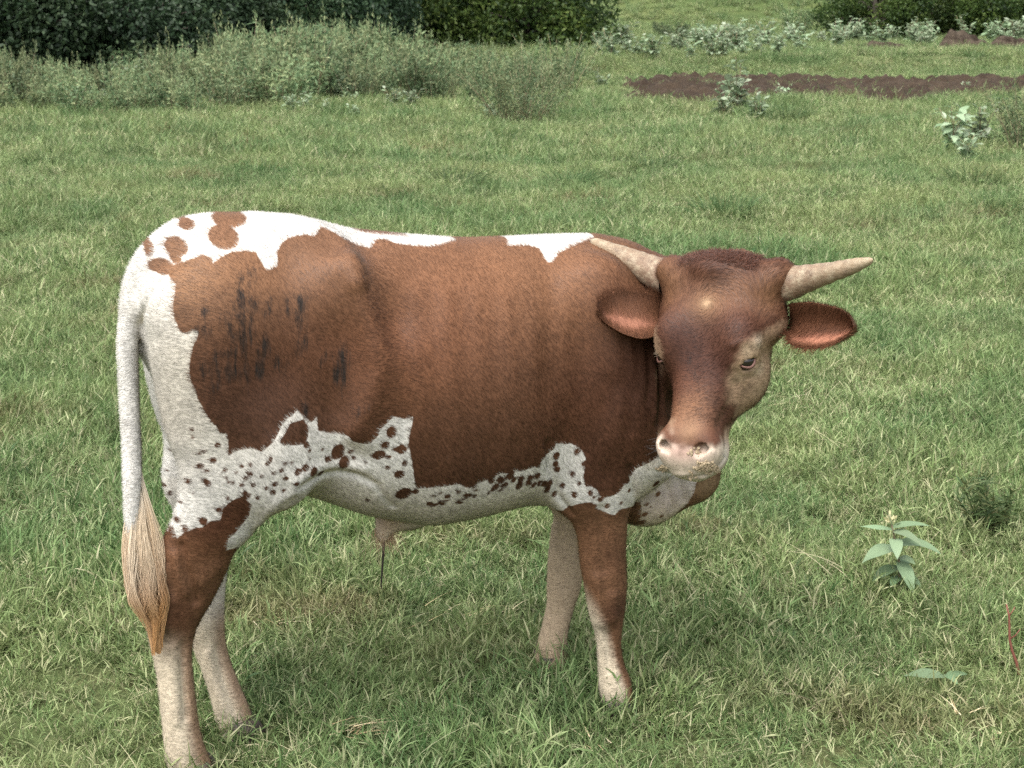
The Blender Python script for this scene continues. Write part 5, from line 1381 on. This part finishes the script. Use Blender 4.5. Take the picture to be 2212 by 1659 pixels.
# ------------------------------------------------------------------ single plants close by
M_NEARL = leaf_mat("near_weed_leaves", [(.095, .16, .07), (.145, .22, .115), (.19, .265, .15), (.25, .325, .20)], .22, .5)
M_FLOW = leaf_mat("pale_flowers", [(.55, .52, .28), (.70, .66, .40)], .2, .6)
def near_weed():
    """foreground weed: leaves placed as in the photograph (stem height, direction across, direction to camera, length, droop)"""
    r_ = empty("broad_leaved_weed"); st = Bld()
    h = .185; pts = [np.array((.008 * math.sin(u * 4), 0, h * u)) + (-.012 * u, 0, 0) for u in np.linspace(0, 1, 7)]
    st.tube(pts, np.linspace(.0035, .002, 7), 6, .5); st.obj("stem", M_STEM, r_)
    for zf, dx, dy, dz, L, w, dr, tone in ((.92, -1, .1, .15, .075, .018, .1, .6), (.98, -.25, -.2, .6, .04, .014, .1, .9), (.95, .9, .0, .25, .085, .022, .6, .5), (.90, .55, -.5, .1, .075, .026, .9, .75), (.80, -.15, -1, .2, .075, .030, 1.3, .8), (.72, .8, -.3, .35, .105, .034, 1.2, .55),
            (.66, -.95, -.25, .25, .095, .040, 1.2, .7), (.60, -.3, .8, .3, .07, .03, .9, .2), (.55, .35, -.5, .2, .05, .024, .8, .6), (.50, .2, -.7, -.2, .085, .034, 1.2, .65), (.42, -.9, -.2, .0, .075, .034, .9, .1), (.46, .7, .6, .2, .06, .03, .8, .2), (.35, .5, -.4, .0, .06, .026, 1.0, .3), (.30, -.4, -.5, .1, .05, .022, .9, .2)):
        b = Bld(); i_ = min(5, int(zf * 6)); q = pts[i_] + (pts[i_ + 1] - pts[i_]) * (zf * 6 - i_)
        b.leaf(q, np.array((dx, dy, dz)), np.array((0, -.25, 1.)), L, w, dr, tone, .2, 8, .03); b.obj("leaf", M_NEARL, r_)
    fl = Bld()
    for k in range(16): fl.strip(pts[-1] + rng.normal(0, .007, 3) + (0, 0, .006), rdir(10, 80), rng.normal(0, 1, 3), .014, .007, .4, 2, rng.uniform(0, 1), .1, prof=lambda u_: (.6, 1, .1)[int(u_ * 2 + .01)])
    fl.obj("flower_head", M_FLOW, r_); return r_
o = near_weed(); x, y = Gpx(1938, 1295); put_obj(o, x, y, z=.0, rz=0.0, sc=1.18)
tag(o, "upright weed with pale pointed leaves and small cream flowers in the right foreground", "weed")
# feathery dark weed behind it
def feathery():
    r_ = empty("feathery_weed"); st, lf = Bld(), Bld()
    for k in range(16):
        a = rng.uniform(0, 6.283); ln = np.array((math.cos(a), math.sin(a), 0)) * rng.uniform(.03, .11); h = rng.uniform(.08, .19)
        pts = [np.array((0, 0, h * u)) + ln * u for u in np.linspace(0, 1, 5)]; st.tube(pts, np.linspace(.003, .001, 5), 4, .2)
        for j in range(34):
            u = rng.uniform(.1, 1); i_ = min(3, int(u * 4)); q = pts[i_] + (pts[i_ + 1] - pts[i_]) * (u * 4 - i_)
            lf.strip(q, rdir(0, 60), rng.normal(0, 1, 3), rng.uniform(.025, .06), .0055, .5, 2, rng.uniform(0, 1), .1)
    st.obj("stems", M_TUFT, r_); lf.obj("foliage", M_TUFT, r_); return r_
o = feathery(); x, y = Gpx(2130, 1165); put_obj(o, x, y, z=0, sc=1.15); tag(o, "dark green feathery weed in the grass, upper right of the pale-leaved weed", "weed")
b = Bld()
for k in range(5): b.strip(np.array((0, 0, 0)) + rng.normal(0, .008, 3), np.array((rng.normal(.1, .12), rng.normal(0, .2), 1.)), np.array((1., -.4, 0)), rng.uniform(.12, .2), .010, .35, 6, .75 + .05 * k, .1)
o = b.obj("broad_grass", M_TUFT); x, y = Gpx(2098, 1180); put_obj(o, x, y, z=0, rz=0); tag(o, "few wide upright grass blades just left of the feathery dark weed", "grass")
M_RED = leaf_mat("red_stem", [(.16, .055, .04), (.24, .10, .07)], 0, .5)
def red_stem(ks, label, u, v, h):
    r_ = empty("dry_weed"); st, lf = Bld(), Bld()
    pts = [np.array((ks * h * (u_ - .15 * u_ * u_) + .004 * math.sin(u_ * 9), 0, h * u_)) for u_ in np.linspace(0, 1, 8)]
    st.tube(pts, np.linspace(.0042, .002, 8), 6, .5); st.tube([pts[-2], pts[-2] + (.008, 0, .012), pts[-2] + (.013, 0, .022)], [.002, .0015, .001], 5, .7)
    st.tube([pts[4], pts[4] + (.012, -.004, .01), pts[4] + (.022, -.008, .028)], [.0022, .0016, .001], 5, .3)
    for k in range(22): lf.strip(np.array((.02 + rng.normal(0, .018), rng.normal(-.01, .015), rng.uniform(.01, .07))), rdir(0, 70), rng.normal(0, 1, 3), rng.uniform(.008, .018), .007, .3, 2, rng.uniform(.5, 1), .1)
    st.obj("stem", M_RED, r_); lf.obj("leaves", M_BUSHL, r_); x, y = Gpx(u, v); put_obj(r_, x, y, z=0, rz=0); tag(r_, label, "weed")
red_stem(-.22, "bare reddish weed stem leaning left, near the right edge of the foreground", 2203, 1478, .205)
red_stem(-.05, "second reddish stem right beside the leaning one, cut by the right edge", 2218, 1470, .15)
def flat_leaves(label, u, v, spec_):
    r_ = empty("low_weed")
    for dx, dy, dz, L, w, dr, tone in spec_:
        b = Bld(); b.leaf(np.array((0, 0, .035)), np.array((dx, dy, dz)), np.array((0, -.3, 1.)), L, w, dr, tone, .15, 8, .05); b.obj("leaf", M_NEARL, r_)
    x, y = Gpx(u, v); put_obj(r_, x, y, z=0.01, rz=0); tag(r_, label, "weed")
flat_leaves("low weed with one long pale leaf lying in the grass at lower right", 2040, 1500, ((-1, -.1, .25, .105, .032, .5, .5), (.8, .3, .2, .06, .022, .6, .2), (.2, -.8, .3, .05, .02, .6, .3)))
# straw lying on the grass
M_STRAW = leaf_mat("dry_straw", [(.34, .25, .13), (.50, .40, .24), (.62, .54, .38)], .15, .7)
def straw(label, u, v, n, sx, sy, L, ang, cat="straw"):
    b = Bld(); 
    for k in range(n):
        a = R(ang + rng.normal(0, 28)); d = np.array((math.cos(a), math.sin(a) * 1.0, rng.uniform(-.05, .3)))
        p_ = np.array((rng.normal(0, sx), rng.normal(0, sy), rng.uniform(.025, .06)))
        b.strip(p_, d, np.array((0, 0, 1.)), L * rng.uniform(.5, 1.2), .0032, rng.uniform(.1, .6), 6, rng.uniform(0, 1), .1, prof=lambda u_: max(.15, 1 - u_))
    o = b.obj("dry_straw", M_STRAW); x, y = Gpx(u, v); put_obj(o, x, y, z=0, rz=0); tag(o, label, cat, kind="stuff")
straw("wisp of dry straw on the grass at the bottom, right of the hind feet", 742, 1612, 16, .035, .02, .10, 20)
straw("dry straw lying under the belly", 600, 1385, 8, .05, .03, .09, -15)
straw("pale dry stalks in the grass at the bottom, left of the fore hoof", 1272, 1640, 6, .02, .02, .085, 80)
straw("dry straw in the grass right of the head", 1700, 890, 16, .07, .06, .09, -20)
straw("dry straw in the grass at right", 1950, 880, 10, .05, .05, .07, 40)
straw("dry stalks at lower right", 2100, 1600, 8, .06, .05, .12, 60)
straw("dry straw in the middle pasture behind the back", 1205, 385, 26, .12, .12, .12, 0)
straw("dry straw between the legs", 1000, 1360, 12, .10, .05, .08, 30)
